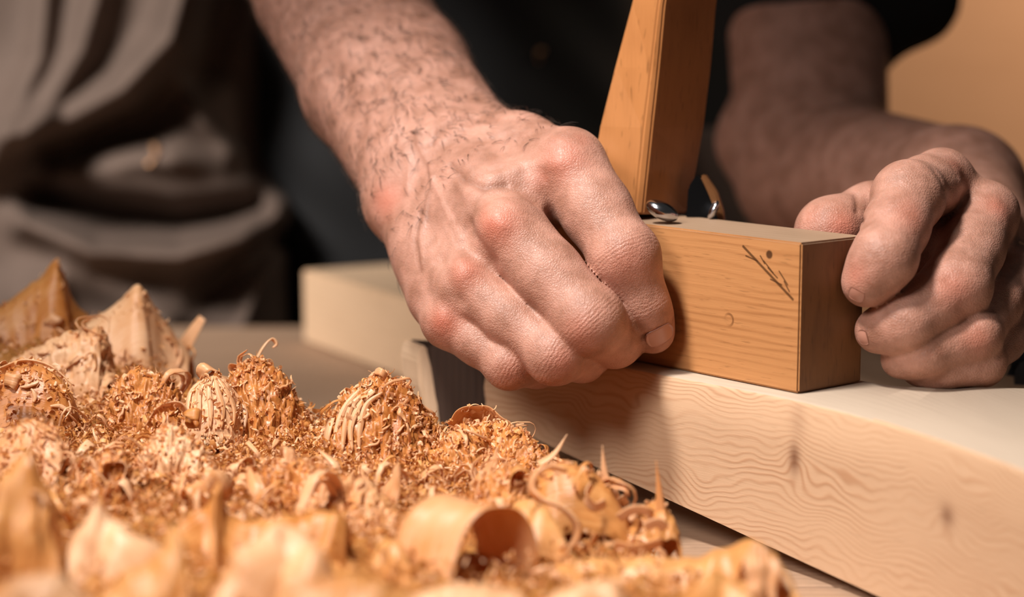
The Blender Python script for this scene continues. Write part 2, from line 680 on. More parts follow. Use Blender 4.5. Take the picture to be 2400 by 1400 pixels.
def plane_part(name, pts_faces, mat, bev=0.0008, smooth_=False, parent=root):
    pts, faces = pts_faces
    bm = bmesh.new()
    V = [bm.verts.new(p) for p in pts]
    for f in faces: bm.faces.new([V[i] for i in f])
    bmesh.ops.recalc_face_normals(bm, faces=bm.faces[:])
    if bev: bmesh.ops.bevel(bm, geom=bm.edges[:], offset=bev, segments=2, affect='EDGES')
    uvl = bm.loops.layers.uv.new('UVMap')
    for f in bm.faces:
        f.normal_update(); nf = np.array(f.normal)
        for l in f.loops:
            c = np.array(l.vert.co)
            u, w, z = float(c @ e1) * 1000, float(c @ e2) * 1000, c[2] * 1000
            if abs(nf @ e1) > 0.7: l[uvl].uv = (z + 500, w * 1.0 + 300)
            elif abs(nf[2]) > 0.7: l[uvl].uv = (u, w + 200)
            else: l[uvl].uv = (u, z)
    return link(name, bm_mesh(name, bm), mat, parent, smooth=smooth_)


def hexa(u0, u1, w0, w1, z0, z1):
    return ([pl(u, w, z) for z in (z0, z1) for (u, w) in ((u0, w0), (u1, w0), (u1, w1), (u0, w1))],
            ((0, 1, 2, 3), (4, 5, 6, 7), (0, 1, 5, 4), (1, 2, 6, 5), (2, 3, 7, 6), (3, 0, 4, 7)))


def face_uv(px, py):
    """(u,z) mm on the plane's front face under a pixel"""
    r = ray(px, py)
    nrm = np.cross(e1, [0, 0, 1.0])
    t = ((PO - CAMP) @ nrm) / (r @ nrm)
    p = CAMP + r * t - PO
    return float(p @ e1) * 1000, float(p[2]) * 1000


fu = face_uv
ga, gb = fu(1742, 578), fu(1858, 702)
segs = [(*ga, *gb, 0.75)]
for (x0, y0, x1, y1) in ((1782, 600, 1792, 618), (1800, 628, 1822, 652), (1826, 636, 1846, 668), (1838, 660, 1850, 684), (1790, 612, 1812, 640),
                         (1748, 600, 1775, 612), (1806, 655, 1832, 668)):
    a, b = fu(x0, y0), fu(x1, y1)
    segs.append((*a, *b, 0.42))
dt = fu(1803, 597); rg = fu(1708, 750)
m_body = wood('plane_beech', (0.50, 0.235, 0.09), (0.29, 0.11, 0.034), 3.4, 8.0, 0.55, segs=segs,
              dots=[(*dt, 2.0)], rings=[(*rg, 2.3, 0.75)], rough=0.42, blotch=0.3, fleck=0.35)
m_end = wood('plane_end_grain_shaded', (0.19, 0.080, 0.028), (0.06, 0.022, 0.008), 9.0, 9.0, 0.3, rough=0.5, blotch=1.1, fleck=0.4, sv=1/14, su=1/20)  # dark end grain, with the shade of the end face also in its colour
m_top = wood('plane_aged_top', (0.36, 0.235, 0.15), (0.22, 0.13, 0.075), 5.0, 6.0, 0.3, rough=0.55)
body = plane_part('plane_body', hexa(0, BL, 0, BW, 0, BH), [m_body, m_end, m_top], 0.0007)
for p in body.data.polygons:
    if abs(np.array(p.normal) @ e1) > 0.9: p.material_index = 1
    elif p.normal.z > 0.9: p.material_index = 2
# steel sole-side screw escutcheon and iron assembly on the top of the body
m_chrome = plain('polished_steel', (0.55, 0.56, 0.60), 0.18, 1.0)
m_iron = plain('blackened_iron', (0.012, 0.012, 0.013), 0.35, 0.8)
m_brass = plain('brown_iron_rim', (0.30, 0.13, 0.05), 0.35, 0.6)


def loc_of(px, py, s): return at(px, py, s) - PO


def ellipsoid(name, c, ax, r, mat, parent=root, seg=24):
    bm = bmesh.new()
    bmesh.ops.create_uvsphere(bm, u_segments=seg, v_segments=seg // 2, radius=1.0)
    A = np.array(ax, float)
    for v in bm.verts:
        q = np.array(v.co)
        v.co = Vector(c + A[0] * q[0] * r[0] + A[1] * q[1] * r[1] + A[2] * q[2] * r[2])
    return link(name, bm_mesh(name, bm), mat, parent)


# tall wedge: cross-section corners left / ridge / right / back given at several heights
lv = [(-160, 1512, 1582, 1716), (10, 1480, 1549, 1681), (160, 1440, 1535, 1668), (300, 1405, 1520, 1651), (400, 1388, 1510, 1634), (503, 1380, 1500, 1612)]
sW = 0.772
wpts = []
for (y, xl, xr, xq) in lv:
    ss = sW - (y - 500) * 0.00000
    L = loc_of(xl, y - 4, ss + 0.010); Rg = loc_of(xr, y, ss - 0.004); Q = loc_of(xq, y - 3, ss + 0.026)
    Bk = L + Q - Rg
    # truncate ridge with two points so the edge is a narrow lit chamfer
    r1 = Rg + (L - Rg) * 0.10; r2 = Rg + (Q - Rg) * 0.06
    wpts.append([L, r1, r2, Q, Bk])
vsw, fsw = [], []
for rgp in wpts: vsw += rgp
for i in range(len(wpts) - 1):
    for j in range(5):
        fsw.append((i * 5 + j, i * 5 + (j + 1) % 5, (i + 1) * 5 + (j + 1) % 5, (i + 1) * 5 + j))
fsw.append((0, 1, 2, 3, 4)); n5 = (len(wpts) - 1) * 5; fsw.append((n5, n5 + 1, n5 + 2, n5 + 3, n5 + 4))
bm = bmesh.new()
V = [bm.verts.new(p) for p in vsw]
for f in fsw: bm.faces.new([V[i] for i in f])
bmesh.ops.recalc_face_normals(bm, faces=bm.faces[:])
for e in bm.edges:
    if e.calc_face_angle(0) > math.radians(20): e.smooth = False
bmesh.ops.bevel(bm, geom=[e for e in bm.edges if e.calc_face_angle(0) > math.radians(20)], offset=0.0008, segments=2, affect='EDGES')
uvl = bm.loops.layers.uv.new('UVMap')
for f in bm.faces:
    for l in f.loops:
        c = l.vert.co; l[uvl].uv = (c.z * 1000, (c.x - c.z * 0.12) * 1000 + c.y * 300)
m_wedge = wood('wedge_beech', (0.45, 0.185, 0.062), (0.24, 0.085, 0.024), 7.5, 4.0, 0.15, rough=0.3, blotch=0.75, fleck=0.5, su=1 / 40, sv=1 / 12)
link('wedge', bm_mesh('wedge', bm), m_wedge, root, smooth=False)
ex = np.array([math.cos(-0.45), 0, math.sin(-0.45)]); ez = np.array([-ex[2], 0, ex[0]])
ellipsoid('steel_button', loc_of(1552, 494, 0.757), (ex, (0, 1, 0), ez), (0.0072, 0.006, 0.0036), m_chrome)['label'] = 'shiny steel button'
# blade (iron) standing behind the wedge, with bright corner
o = prism_px('plane_iron', [(1606, 528), (1612, 440), (1632, 408), (1660, 440), (1684, 478), (1697, 524)], 0.781, 0.006, m_iron, None, 0.0008)
o.data.transform(Matrix.Translation(Vector(-PO))); o.parent = root
o['label'] = 'black iron blade'
o = prism_px('iron_rim', [(1640, 414), (1650, 408), (1680, 452), (1695, 500), (1693, 522), (1683, 520), (1670, 470)], 0.778, 0.004, m_brass, None, 0.0006)
o.data.transform(Matrix.Translation(Vector(-PO))); o.parent = root
o['label'] = 'brown worn rim of the iron'
ellipsoid('steel_button', loc_of(1672, 492, 0.774), (ex, (0, 1, 0), ez), (0.0018, 0.003, 0.0042), m_chrome)

# ------------------------------------------------------------------ the woodworker
def J(px, py, s): return at(px, py, s)


def chain(pts, rad):
    return [(pts[i], pts[i + 1], rad[i], rad[i + 1]) for i in range(len(pts) - 1)]


def finger(js, rs, knuckle=0.6, waist=(0.93, 0.93)):
    P = [J(*j) for j in js]
    pr = []
    for i in range(3):
        a, b = P[i], P[i + 1]
        ra, rb = rs[i] * MM, rs[i + 1] * MM
        m = (a + b) / 2; rm = (ra + rb) / 2 * (waist[i] if i < 2 else 0.985)
        pr += [(a, m, ra, rm), (m, b, rm, rb)]
    pr.append((P[1], P[1] + 1e-4, (rs[1] + knuckle) * MM, (rs[1] + knuckle) * MM))
    return pr, P


G = {}
# left-hand side of the picture
fL = {
    'index': ([(1333, 388, .758), (1464, 603, .735), (1508, 715, .7375), (1530, 778, .7435)], [15.2, 12.9, 10.0, 8.8]),
    'middle': ([(1194, 540, .742), (1380, 752, .7225), (1440, 796, .739), (1468, 788, .757)], [14.6, 12.9, 10.8, 9.0]),
    'ring': ([(1094, 666, .745), (1300, 832, .7255), (1364, 838, .743), (1392, 820, .762)], [11.9, 10.5, 9.4, 8.6]),
    'pinky': ([(1055, 752, .750), (1194, 854, .736), (1258, 862, .752), (1294, 842, .772)], [11.4, 8.8, 7.8, 7.2]),
}
fR = {
    'index': ([(2205, 425, .757), (2128, 462, .726), (2072, 605, .7015), (2030, 664, .7035)], [13.0, 13.0, 12.0, 9.2]),
    'middle': ([(2308, 504, .755), (2240, 672, .717), (2122, 756, .706), (2056, 776, .712)], [13.4, 12.6, 10.6, 8.6]),
    'ring': ([(2378, 640, .758), (2280, 792, .716), (2170, 828, .709), (2110, 842, .716)], [11.0, 9.8, 8.6, 7.6]),
    'pinky': ([(2392, 745, .757), (2300, 852, .719), (2215, 867, .714), (2150, 868, .718)], [9.8, 8.0, 7.0, 6.2]),
}
JN = {}
for k, (js, rs) in fL.items():
    pr, P = finger(js, rs, 0.6, ({'index': 1.0, 'middle': .98, 'ring': .93, 'pinky': .9}[k], 0.93)); G['L' + k] = (pr, 4 * MM); JN['L' + k] = (P, rs)
for k, (js, rs) in fR.items():
    pr, P = finger(js, rs, 0.2, (0.98, 0.98)); G['R' + k] = (pr, 4 * MM); JN['R' + k] = (P, rs)
# thumbs
tl = [J(1190, 350, .805), J(1272, 392, .836), J(1345, 430, .872), J(1378, 510, .880)]
G['Lthumb'] = (chain(tl, [13 * MM, 12 * MM, 11 * MM, 9 * MM]), 4 * MM)
tr = [J(2120, 480, .775), J(2040, 496, .764), J(1948, 545, .752), J(1948, 590, .752)]
G['Rthumb'] = (chain(tr, [12 * MM, 11 * MM, 13.4 * MM, 11 * MM]), 6 * MM)
# left palm and arm
wu, wr, wm = J(965, 440, .806), J(1105, 345, .822), J(1035, 395, .808)
pal = []
for k, w, ro in (('index', wr, 15), ('middle', wm, 14), ('ring', wm, 13), ('pinky', wu, 12)):
    P = JN['L' + k][0][0]; r0 = JN['L' + k][1][0]
    mid = (P + w) / 2 + np.array([0, -0.0005, 0.001])
    pal += [(P, mid, (r0 - 1.2) * MM, (r0 - .5) * MM), (mid, w, (r0 - .5) * MM, 16 * MM)]
pal += [(J(1130, 600, .765), J(1060, 450, .80), 15 * MM, 19 * MM),
        (J(1040, 690, .765), J(985, 520, .795), 13.5 * MM, 15 * MM),
        (J(1290, 440, .775), J(1150, 370, .808), 15 * MM, 17 * MM),
        (J(1180, 480, .762), J(1090, 400, .80), 16 * MM, 18 * MM),
        (J(1258, 455, .760), J(1275, 480, .762), 12 * MM, 9 * MM)]
fa1u, fa1r = J(845, 215, .875), J(965, 165, .885)
fa2 = J(795, -10, .945)
el1 = J(655, -215, 1.01)
sh1 = J(520, -1050, 1.27)
arm = [(wu, fa1u, 19.5 * MM, 25 * MM), (wr, fa1r, 20.5 * MM, 25 * MM), (wm, (fa1u + fa1r) / 2, 22 * MM, 29 * MM),
       (fa1u, fa2 + RT * -.012, 25 * MM, 30 * MM), (fa1r, fa2 + RT * .008, 25 * MM, 32 * MM),
       (fa2, el1, 35 * MM, 43 * MM), (el1, sh1, 42 * MM, 56 * MM),
       (J(922, 486, .800), J(930, 476, .801), 9.5 * MM, 10 * MM)]
G['Lpalm'] = (pal + arm, 11 * MM)
# right palm and arm
w2 = J(2292, 575, .822)
pal2 = []
for k in ('index', 'middle', 'ring', 'pinky'):
    P = JN['R' + k][0][0]; r0 = JN['R' + k][1][0]
    pal2 += [(P, (P + w2) / 2, (r0 - 1) * MM, (r0 + 1) * MM), ((P + w2) / 2, w2, (r0 + 1) * MM, 18 * MM)]
pal2 += [(J(2120, 470, .775), J(2240, 540, .805), 13 * MM, 17 * MM), (J(2340, 740, .765), J(2310, 620, .80), 14 * MM, 18 * MM),
         (J(2215, 470, .765), J(2150, 470, .77), 11 * MM, 11 * MM),
         (J(2240, 520, .762), J(2180, 650, .742), 13 * MM, 12 * MM)]
fm = J(2245, 455, .915); el2 = J(1905, 405, 1.06); ua = J(1890, -10, 1.12); sh2 = J(1560, -900, 1.27)
arm2 = [(w2, fm, 24 * MM, 31 * MM), (fm, el2, 31 * MM, 42 * MM), (el2, ua, 42 * MM, 47 * MM), (ua, sh2, 47 * MM, 58 * MM),
        (el2 + [0, .0, .01], J(1800, 330, 1.08), 40 * MM, 30 * MM)]
G['Rpalm'] = (pal2 + arm2, 9 * MM)
chest = J(1040, -900, 1.34)
G['torso'] = ([(sh1, chest, 50 * MM, 75 * MM), (chest, sh2, 75 * MM, 50 * MM)], 30 * MM)


def combine(D):
    outs = []
    for S in ('L', 'R'):
        pm = D[S + 'palm']
        f = None
        for k in ('index', 'middle', 'ring', 'pinky'):
            e = smin(pm, D[S + k], (4.5 if S == 'L' else 4.5) * MM)
            f = e if f is None else smin(f, e, 0.9 * MM)
        f = smin(f, smin(pm, D[S + 'thumb'], 5 * MM), 1.0 * MM)
        outs.append(f)
    return smin(np.minimum(outs[0], outs[1]), D['torso'], 30 * MM)


BV, BF = sdf_mesh(G, combine, 1.05 * MM)
BV = relax(BV, BF, 2, 0.5)
bvh = BVHTree.FromPolygons([tuple(v) for v in BV], [tuple(f) for f in BF.tolist()])


def hit(px, py):
    r = ray(px, py)
    d = Vector(r).normalized()
    loc, nor, idx, dist = bvh.ray_cast(Vector(CAMP), d)
    if loc is None: return None
    return np.array(loc)


BN = normals(BV, BF)
# keep the detail work to the vertices near the hands and forearms
zone = np.nonzero(BV[:, 1] < 1.02)[0]
PZ = BV[zone]
disp = np.zeros(len(zone))
red = np.zeros(len(zone)); darkm = np.zeros(len(zone))


def stroke(pts, width, amp, dk=0.0):
    pl_ = [hit(*p) for p in pts]
    pl_ = [p for p in pl_ if p is not None]
    if len(pl_) < 2: return
    d = seg_dist(PZ, pl_)
    g = np.exp(-(d / (width * MM)) ** 2)
    disp[:] += amp * MM * g
    if dk: darkm[:] = np.maximum(darkm, dk * g)


def spot(px, py, r, amount, amp=0.0):
    p = hit(px, py)
    if p is None: return
    g = np.exp(-(np.linalg.norm(PZ - p, axis=1) / (r * MM)) ** 2)
    red[:] = np.maximum(red, amount * g)
    disp[:] += amp * MM * g


# tendons, veins, folds of the left hand (positive = raised)
stroke([(1180, 530), (1120, 470), (1075, 430)], 3.0, 0.7)
stroke([(1310, 390), (1230, 380), (1150, 390)], 3.2, 0.8)
stroke([(1090, 640), (1060, 560), (1030, 490)], 2.6, 0.6)
stroke([(1040, 745), (1015, 650), (1000, 570)], 2.6, 0.5)
stroke([(960, 250), (985, 340), (1015, 420), (1000, 500), (985, 560), (992, 620)], 1.7, 0.9)
stroke([(905, 190), (925, 290), (960, 380), (955, 450)], 1.8, 0.8)
stroke([(1015, 420), (1050, 500), (1080, 560)], 1.5, 0.6)
stroke([(1000, 180), (1010, 260), (1020, 330)], 1.8, 0.6)
stroke([(870, 130), (900, 230), (915, 330)], 2.0, 0.6)
stroke([(1055, 385), (1090, 425), (1135, 442), (1185, 430)], 1.5, -1.1, 0.7)
stroke([(1085, 375), (1110, 405), (1150, 415), (1210, 400)], 2.6, 0.9)
stroke([(1010, 340), (1050, 290), (1100, 272), (1160, 285)], 1.6, -1.0, 0.6)
stroke([(1040, 330), (1075, 300), (1130, 295)], 2.4, 0.7)
stroke([(985, 500), (975, 570), (985, 640)], 1.4, -0.5, 0.3)
stroke([(1240, 330), (1180, 320), (1130, 330)], 2.6, -0.7)
stroke([(1000, 390), (1010, 450), (1000, 520)], 1.2, -0.6, 0.35)
# hollows between the knuckles
stroke([(1255, 470), (1215, 440), (1170, 450)], 4.5, -1.8)
stroke([(1150, 610), (1120, 570), (1100, 530)], 4.0, -1.6)
stroke([(1075, 705), (1050, 650), (1035, 610)], 3.2, -1.2)
spot(1320, 375, 8.5, 0.75, 1.4); spot(1270, 415, 5.5, 0.5)
spot(1165, 525, 8.0, 1.0, 1.9); spot(1090, 640, 6.2, 0.7, 1.5); spot(1040, 755, 6.0, 0.9, 1.2)
spot(1470, 615, 9, 0.40); spot(1360, 780, 7, 0.4); spot(1320, 850, 6, 0.45); spot(1200, 870, 6, 0.3)
spot(905, 470, 7.5, 0.75); spot(1365, 330, 5, 0.35)
spot(2240, 392, 5, 0.5, 0.6); spot(2340, 490, 6, 0.65, 1.0); spot(2140, 510, 9, 0.45); spot(2235, 680, 8, 0.55, 0.5); spot(2290, 800, 6, 0.5, 0.5)
spot(1975, 535, 7, 0.85); spot(2005, 645, 5, 0.5); spot(1905, 510, 6, 0.3)
# thumb crease and nail fold of the index fingers
stroke([(2005, 455), (2010, 495), (2022, 520)], 1.2, -1.0, 0.8)
stroke([(2060, 470), (2080, 560)], 2.5, -0.3)
stroke([(2190, 400), (2215, 450), (2210, 520)], 2.2, -0.6, 0.3)
stroke([(2250, 430), (2290, 460), (2330, 470)], 2.5, 0.5)
stroke([(1506, 792), (1545, 772), (1580, 748)], 1.0, -0.8, 0.8)
# arm muscle relief
stroke([(800, 40), (850, 160), (905, 300)], 9, 1.6)
stroke([(745, 60), (800, 200), (850, 320)], 7, -1.2)
V2 = BV.copy()
V2[zone] += BN[zone] * disp[:, None]
me = np_mesh('person', V2, BF)
redA = np.zeros(len(BV)); redA[zone] = red
darkA = np.zeros(len(BV)); darkA[zone] = darkm
# wrinkle coordinate across the finger joints
wa = np.zeros(len(BV)); wm_ = np.zeros(len(BV))
for key, (P, rs) in JN.items():
    for j, sc, am in ((1, 1.0, 1.0), (2, 0.8, 0.7)):
        ax = P[j + 1] - P[j - 1]; ax /= np.linalg.norm(ax)
        q = PZ - P[j]
        al = q @ ax
        rd = np.linalg.norm(q - al[:, None] * ax, axis=1)
        g = am * (1.0 if key[0] == 'L' else 0.3) * np.exp(-(al / (4.8 * MM * sc)) ** 2) * (rd < (rs[j] + 5) * MM)
        better = g > wm_[zone]
        wm_[zone[better]] = g[better]; wa[zone[better]] = al[better] * 1000
for nm, arr in (('red', redA), ('crease', darkA), ('along', wa), ('wrinkle', wm_)):
    a = me.attributes.new(nm, 'FLOAT', 'POINT')
    a.data.foreach_set('value', arr.astype(np.float32))

m_skin, p = new_mat('skin')
oc = coords('Object')
n1 = noise(oc, 90.0, 4.0, 0.6); n2 = noise(oc, 420.0, 3.0, 0.6)
aR = E(attr('red').outputs['Fac']); aC = E(attr('crease').outputs['Fac'])
aA = E(attr('along').outputs['Fac']); aW = E(attr('wrinkle').outputs['Fac'])
c = mix((n1 - 0.5) * 3.2 + 0.5, (0.33, 0.157, 0.105), (0.52, 0.27, 0.20))
c = mix((n2 - 0.45) * 1.3, c, (0.47, 0.22, 0.15))
c = mix(aR * 0.62, c, (0.62, 0.17, 0.105))
c = mix(aC * 0.7, c, (0.22, 0.095, 0.06))  # shade of the skin folds painted into the base colour
wv = E.m('SINE', aA * 4.0 + (noise(oc, 260.0, 2.0) - 0.5) * 9.0) * aW
c = mix(E.m('MAXIMUM', wv * -1.0, 0.0) * 0.35, c, (0.36, 0.15, 0.10))
put(p, 'Base Color', c)
p.inputs['Roughness'].default_value = 0.47
p.inputs['Specular IOR Level'].default_value = 0.42
p.inputs['Subsurface Weight'].default_value = 0.18
p.inputs['Subsurface Radius'].default_value = (1.0, 0.35, 0.2)
p.inputs['Subsurface Scale'].default_value = 0.0022
vr = voro(oc, 900.0, 'DISTANCE_TO_EDGE')
hgt = smooth(vr, 0.0, 0.25) * 0.22 + n2 * 0.5 + wv * 0.13 + noise(oc, 180.0, 3.0) * 0.8
bump(p, hgt, 0.55, 0.0007)
person = link('person', me, m_skin)
tag(person, 'person in dark clothes and brown apron pushing the plane with both hands', 'person')

# fingernails
m_nail = plain('nail', (0.45, 0.215, 0.155), 0.30)


def nail(px, py, ang, la, lb_, outw=0.0004):
    """small curved plate lying on the skin; ang = direction of its long axis in the picture (deg)"""
    c = hit(px, py)
    if c is None: return
    i = int(np.argmin(((BV - c) ** 2).sum(1)))
    nrm = BN[i]
    a2 = math.radians(ang)
    t = RT * math.cos(a2) - UP * math.sin(a2)
    t = t - nrm * (t @ nrm); t /= np.linalg.norm(t)
    b = np.cross(nrm, t)
    vs, fs = [], []
    n = 10
    for i in range(n + 1):
        for j in range(n + 1):
            u = i / n * 2 - 1; v = j / n * 2 - 1
            # superellipse
            uu = u * math.sqrt(max(0, 1 - v * v * 0.35)); vv = v * math.sqrt(max(0, 1 - u * u * 0.35))
            z = outw - 0.0011 * vv * vv * (lb_ / 0.005) - 0.0004 * uu * uu
            vs.append(c + t * uu * la + b * vv * lb_ + nrm * z)
    N1 = len(vs)
    for v in vs[:N1]: vs.append(v - nrm * 0.0007)
    for i in range(n):
        for j in range(n):
            a = i * (n + 1) + j
            f = (a, a + 1, a + n + 2, a + n + 1)
            fs.append(f); fs.append(tuple(x + N1 for x in f[::-1]))
    def rim(seq):
        for a, b3 in zip(seq[:-1], seq[1:]): fs.append((a, b3, b3 + N1, a + N1))
    rim([j for j in range(n + 1)]); rim([n * (n + 1) + j for j in range(n + 1)][::-1])
    rim([i * (n + 1) for i in range(n + 1)][::-1]); rim([i * (n + 1) + n for i in range(n + 1)])
    link('fingernail', pymesh('fingernail', vs, fs), m_nail, person)


nail(1549, 789, 62, 0.0044, 0.0060)
nail(2006, 692, 120, 0.0028, 0.0032)
nail(2022, 792, 165, 0.0026, 0.0030)

# short hairs on wrist and forearm
m_hair = plain('arm_hair', (0.05, 0.028, 0.018), 0.5)
hv, hf = [], []
cand = zone[(PZ[:, 1] > 0.735) & (PZ[:, 0] < 0.035) & (BN[zone] @ (-FWD) > -0.25)]
adir = wm - fa2; adir /= np.linalg.norm(adir)
sel = rng.choice(cand, 3800)
for i in sel:
    p0 = V2[i]; n = BN[i]
    # fewer towards the knuckles
    al = (p0 - wm) @ adir
    if al > 0.012 and rng.random() > 0.35: continue
    if al > 0.045: continue
    t = adir + rng.normal(0, 0.5, 3); t -= n * (t @ n); t /= np.linalg.norm(t) + 1e-9
    L = rng.uniform(0.004, 0.009)
    w = 0.00013
    side = np.cross(n, t)
    b0 = len(hv)
    for kx in range(4):
        f = kx / 3
        c = p0 + t * L * f + n * (0.0016 * math.sin(f * 2.2))
        ww = w * (1 - f * 0.8)
        hv += [c + side * ww, c - side * ww, c + n * ww * 1.3]
    for kx in range(3):
        a = b0 + kx * 3
        for q in range(3):
            hf.append((a + q, a + (q + 1) % 3, a + 3 + (q + 1) % 3, a + 3 + q))
o = link('arm_hair', pymesh('arm_hair', hv, hf), m_hair, person)
o['kind'] = 'stuff'

# dark shirt (torso and sleeves)
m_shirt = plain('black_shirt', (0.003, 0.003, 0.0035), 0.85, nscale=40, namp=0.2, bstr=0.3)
S = {'t': ([(J(1000, -700, 1.48), J(900, 300, 1.50), .13, .13), (J(1250, -700, 1.48), J(1120, 300, 1.50), .12, .12),
            (J(900, 300, 1.50), J(900, 1100, 1.52), .13, .14), (J(1120, 300, 1.50), J(1120, 1100, 1.52), .12, .13),
            (sh1, J(1000, -700, 1.48), .075, .12), (sh2, J(1250, -700, 1.48), .075, .12)], 0.03),
     'a': ([(sh1, (sh1 * .35 + el1 * .65), .075, .055), (sh2, J(1905, 5, 1.125), .075, .060),
            (J(1905, 5, 1.125), J(2085, -40, 1.125), .055, .045)], 0.02)}
SV, SF = sdf_mesh(S, lambda D: smin(D['t'], D['a'], 0.03), 0.007, 8)
SV = relax(SV, SF, 2, .5)
SN = normals(SV, SF)
SV = SV + SN * (0.004 * np.sin(SV[:, 0] * 60 + SV[:, 2] * 35) * np.sin(SV[:, 2] * 48 + SV[:, 1] * 30))[:, None]
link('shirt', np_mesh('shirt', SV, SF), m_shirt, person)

# apron
m_apron = plain('brown_canvas', (0.115, 0.078, 0.060), 0.85, nscale=60, namp=0.25, bstr=0.3)
nx, ny = 130, 130
folds = [  # polyline in px, half width px, amount (m, negative = towards the camera)
    ([(20, 320), (160, 290), (290, 210), (400, 90), (440, -40)], 42, -0.030),
    ([(60, 330), (190, 120), (240, -60)], 30, -0.014),
    ([(-40, 420), (90, 140), (110, -60)], 30, -0.012),
    ([(120, 350), (330, 290), (480, 150), (540, -40)], 60, 0.026),
    ([(60, 520), (220, 590), (420, 600), (560, 560), (650, 500)], 36, -0.030),
    ([(90, 470), (250, 500), (420, 520), (600, 490)], 38, 0.034),
    ([(150, 400), (320, 370), (520, 380)], 35, -0.010),
    ([(420, 190), (480, 290), (560, 370)], 22, -0.008),
    ([(480, 700), (560, 620), (660, 560)], 30, 0.014),
    ([(60, 700), (160, 640), (300, 680), (380, 760)], 50, -0.012),
    ([(560, 780), (600, 690), (650, 600)], 22, -0.010)]
vs, fs = [], []
for j in range(ny + 1):
    for i in range(nx + 1):
        px = -360 + (1040) * i / nx
        py = -260 + 1190 * j / ny
        edge = 640 + 40 * math.sin(py * 0.008)
        d = 1.31
        for pts, hw, am in folds:
            dm = 1e9
            for (ax_, ay), (bx, by) in zip(pts[:-1], pts[1:]):
                L2 = (bx - ax_) ** 2 + (by - ay) ** 2
                t = max(0, min(1, ((px - ax_) * (bx - ax_) + (py - ay) * (by - ay)) / L2))
                dm = min(dm, math.hypot(px - ax_ - t * (bx - ax_), py - ay - t * (by - ay)))
            d += 1.7 * am * math.exp(-(dm / hw) ** 2)
        if px > 400:
            fy = 1.0 if py < 380 else max(0.15, 1 - (py - 380) / 120)
            d += ((px - 400) / 250.0) ** 1.4 * 0.10 * fy
        # roll away at the right edge
        if px > 560: d += ((px - 560) / 120.0) ** 2 * 0.06
        d += 0.003 * math.sin(px * 0.02 + py * 0.013)
        vs.append(at(px, py, d))
for j in range(ny):
    for i in range(nx):
        a = j * (nx + 1) + i
        fs.append((a, a + 1, a + nx + 2, a + nx + 1))
me = pymesh('apron', vs, fs)
apron_bvh = BVHTree.FromPolygons([tuple(v) for v in vs], fs)
shirt_bvh = BVHTree.FromPolygons([tuple(v) for v in SV], [tuple(f) for f in SF.tolist()])
apron = link('apron', me, m_apron, person)
apron['label'] = 'crumpled brown canvas apron'
md = apron.modifiers.new('thick', 'SOLIDIFY'); md.thickness = 0.0015; md.offset = 1
# grey-brown apron tail seen between the wedge and the far arm
vs, fs = [], []
for j in range(13):
    for i in range(7):
        px = 1600 + 22 * i + j * 7; py = 300 + 26 * j
        vs.append(at(px, py, 1.31 + 0.01 * math.cos(i * 1.1)))
for j in range(12):
    for i in range(6):
        a = j * 7 + i; fs.append((a, a + 1, a + 8, a + 7))
o = link('apron_tail', pymesh('apron_tail', vs, fs), m_apron, person)
o.modifiers.new('thick', 'SOLIDIFY').thickness = 0.0015

# ------------------------------------------------------------------ tan panel at the back right, small things
m_panel = wood('tan_panel', (0.72, 0.40, 0.22), (0.62, 0.33, 0.17), 30, 20.0, 0.2, rough=0.7)
pa, pb = at(2020, 900, 1.9), at(2900, -500, 1.9)
tag(link('wooden_panel', box_me('wooden_panel', pa[0], pb[0], 1.95, 1.99, -0.88, pb[2], 0.002), m_panel, smooth=False),
    'large blurred tan wooden panel standing far behind the right hand', 'panel')

o = prism_px('wood_block', [(1003, 812), (1060, 816), (1150, 838), (1165, 905), (1120, 968), (1100, 1010), (1040, 1040), (1022, 930), (1006, 870)],
             0.822, 0.022, m_walnut, None, 0.0012, (-.5, 1, 0))
blk = o
tag(blk, 'dark walnut block under the far end of the pine beam', 'wood block')
sp = prism_px('pale_edge', [(988, 812), (1004, 812), (1007, 870), (1023, 930), (1041, 1040), (1012, 1010), (984, 900), (980, 845)],
              0.8225, 0.020, m_sap, blk, 0.001, (-.5, 1, 0))
sp['label'] = 'pale sapwood edge'

m_blue = plain('blue_grey_steel', (0.10, 0.12, 0.15), 0.35, 0.7)
o = prism_px('steel_clamp', [(2352, 905), (2358, 862), (2375, 832), (2410, 818), (2520, 815), (2520, 915)], 0.80, 0.03, m_blue, None, 0.004)
tag(o, 'blue-grey steel clamp end at the right edge, behind the right hand', 'clamp')

# ------------------------------------------------------------------ wood shavings
m_sh = shaving_mat('shaving', (0.88, 0.48, 0.18), (0.58, 0.19, 0.028), 0.34)
m_sh_pale = shaving_mat('pale_shaving', (0.93, 0.62, 0.37), (0.74, 0.32, 0.10), 0.36)
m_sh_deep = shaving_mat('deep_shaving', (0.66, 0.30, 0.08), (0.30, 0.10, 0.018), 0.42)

m_amber = shaving_mat('amber_shaving', (0.82, 0.37, 0.11), (0.45, 0.125, 0.018), 0.34)

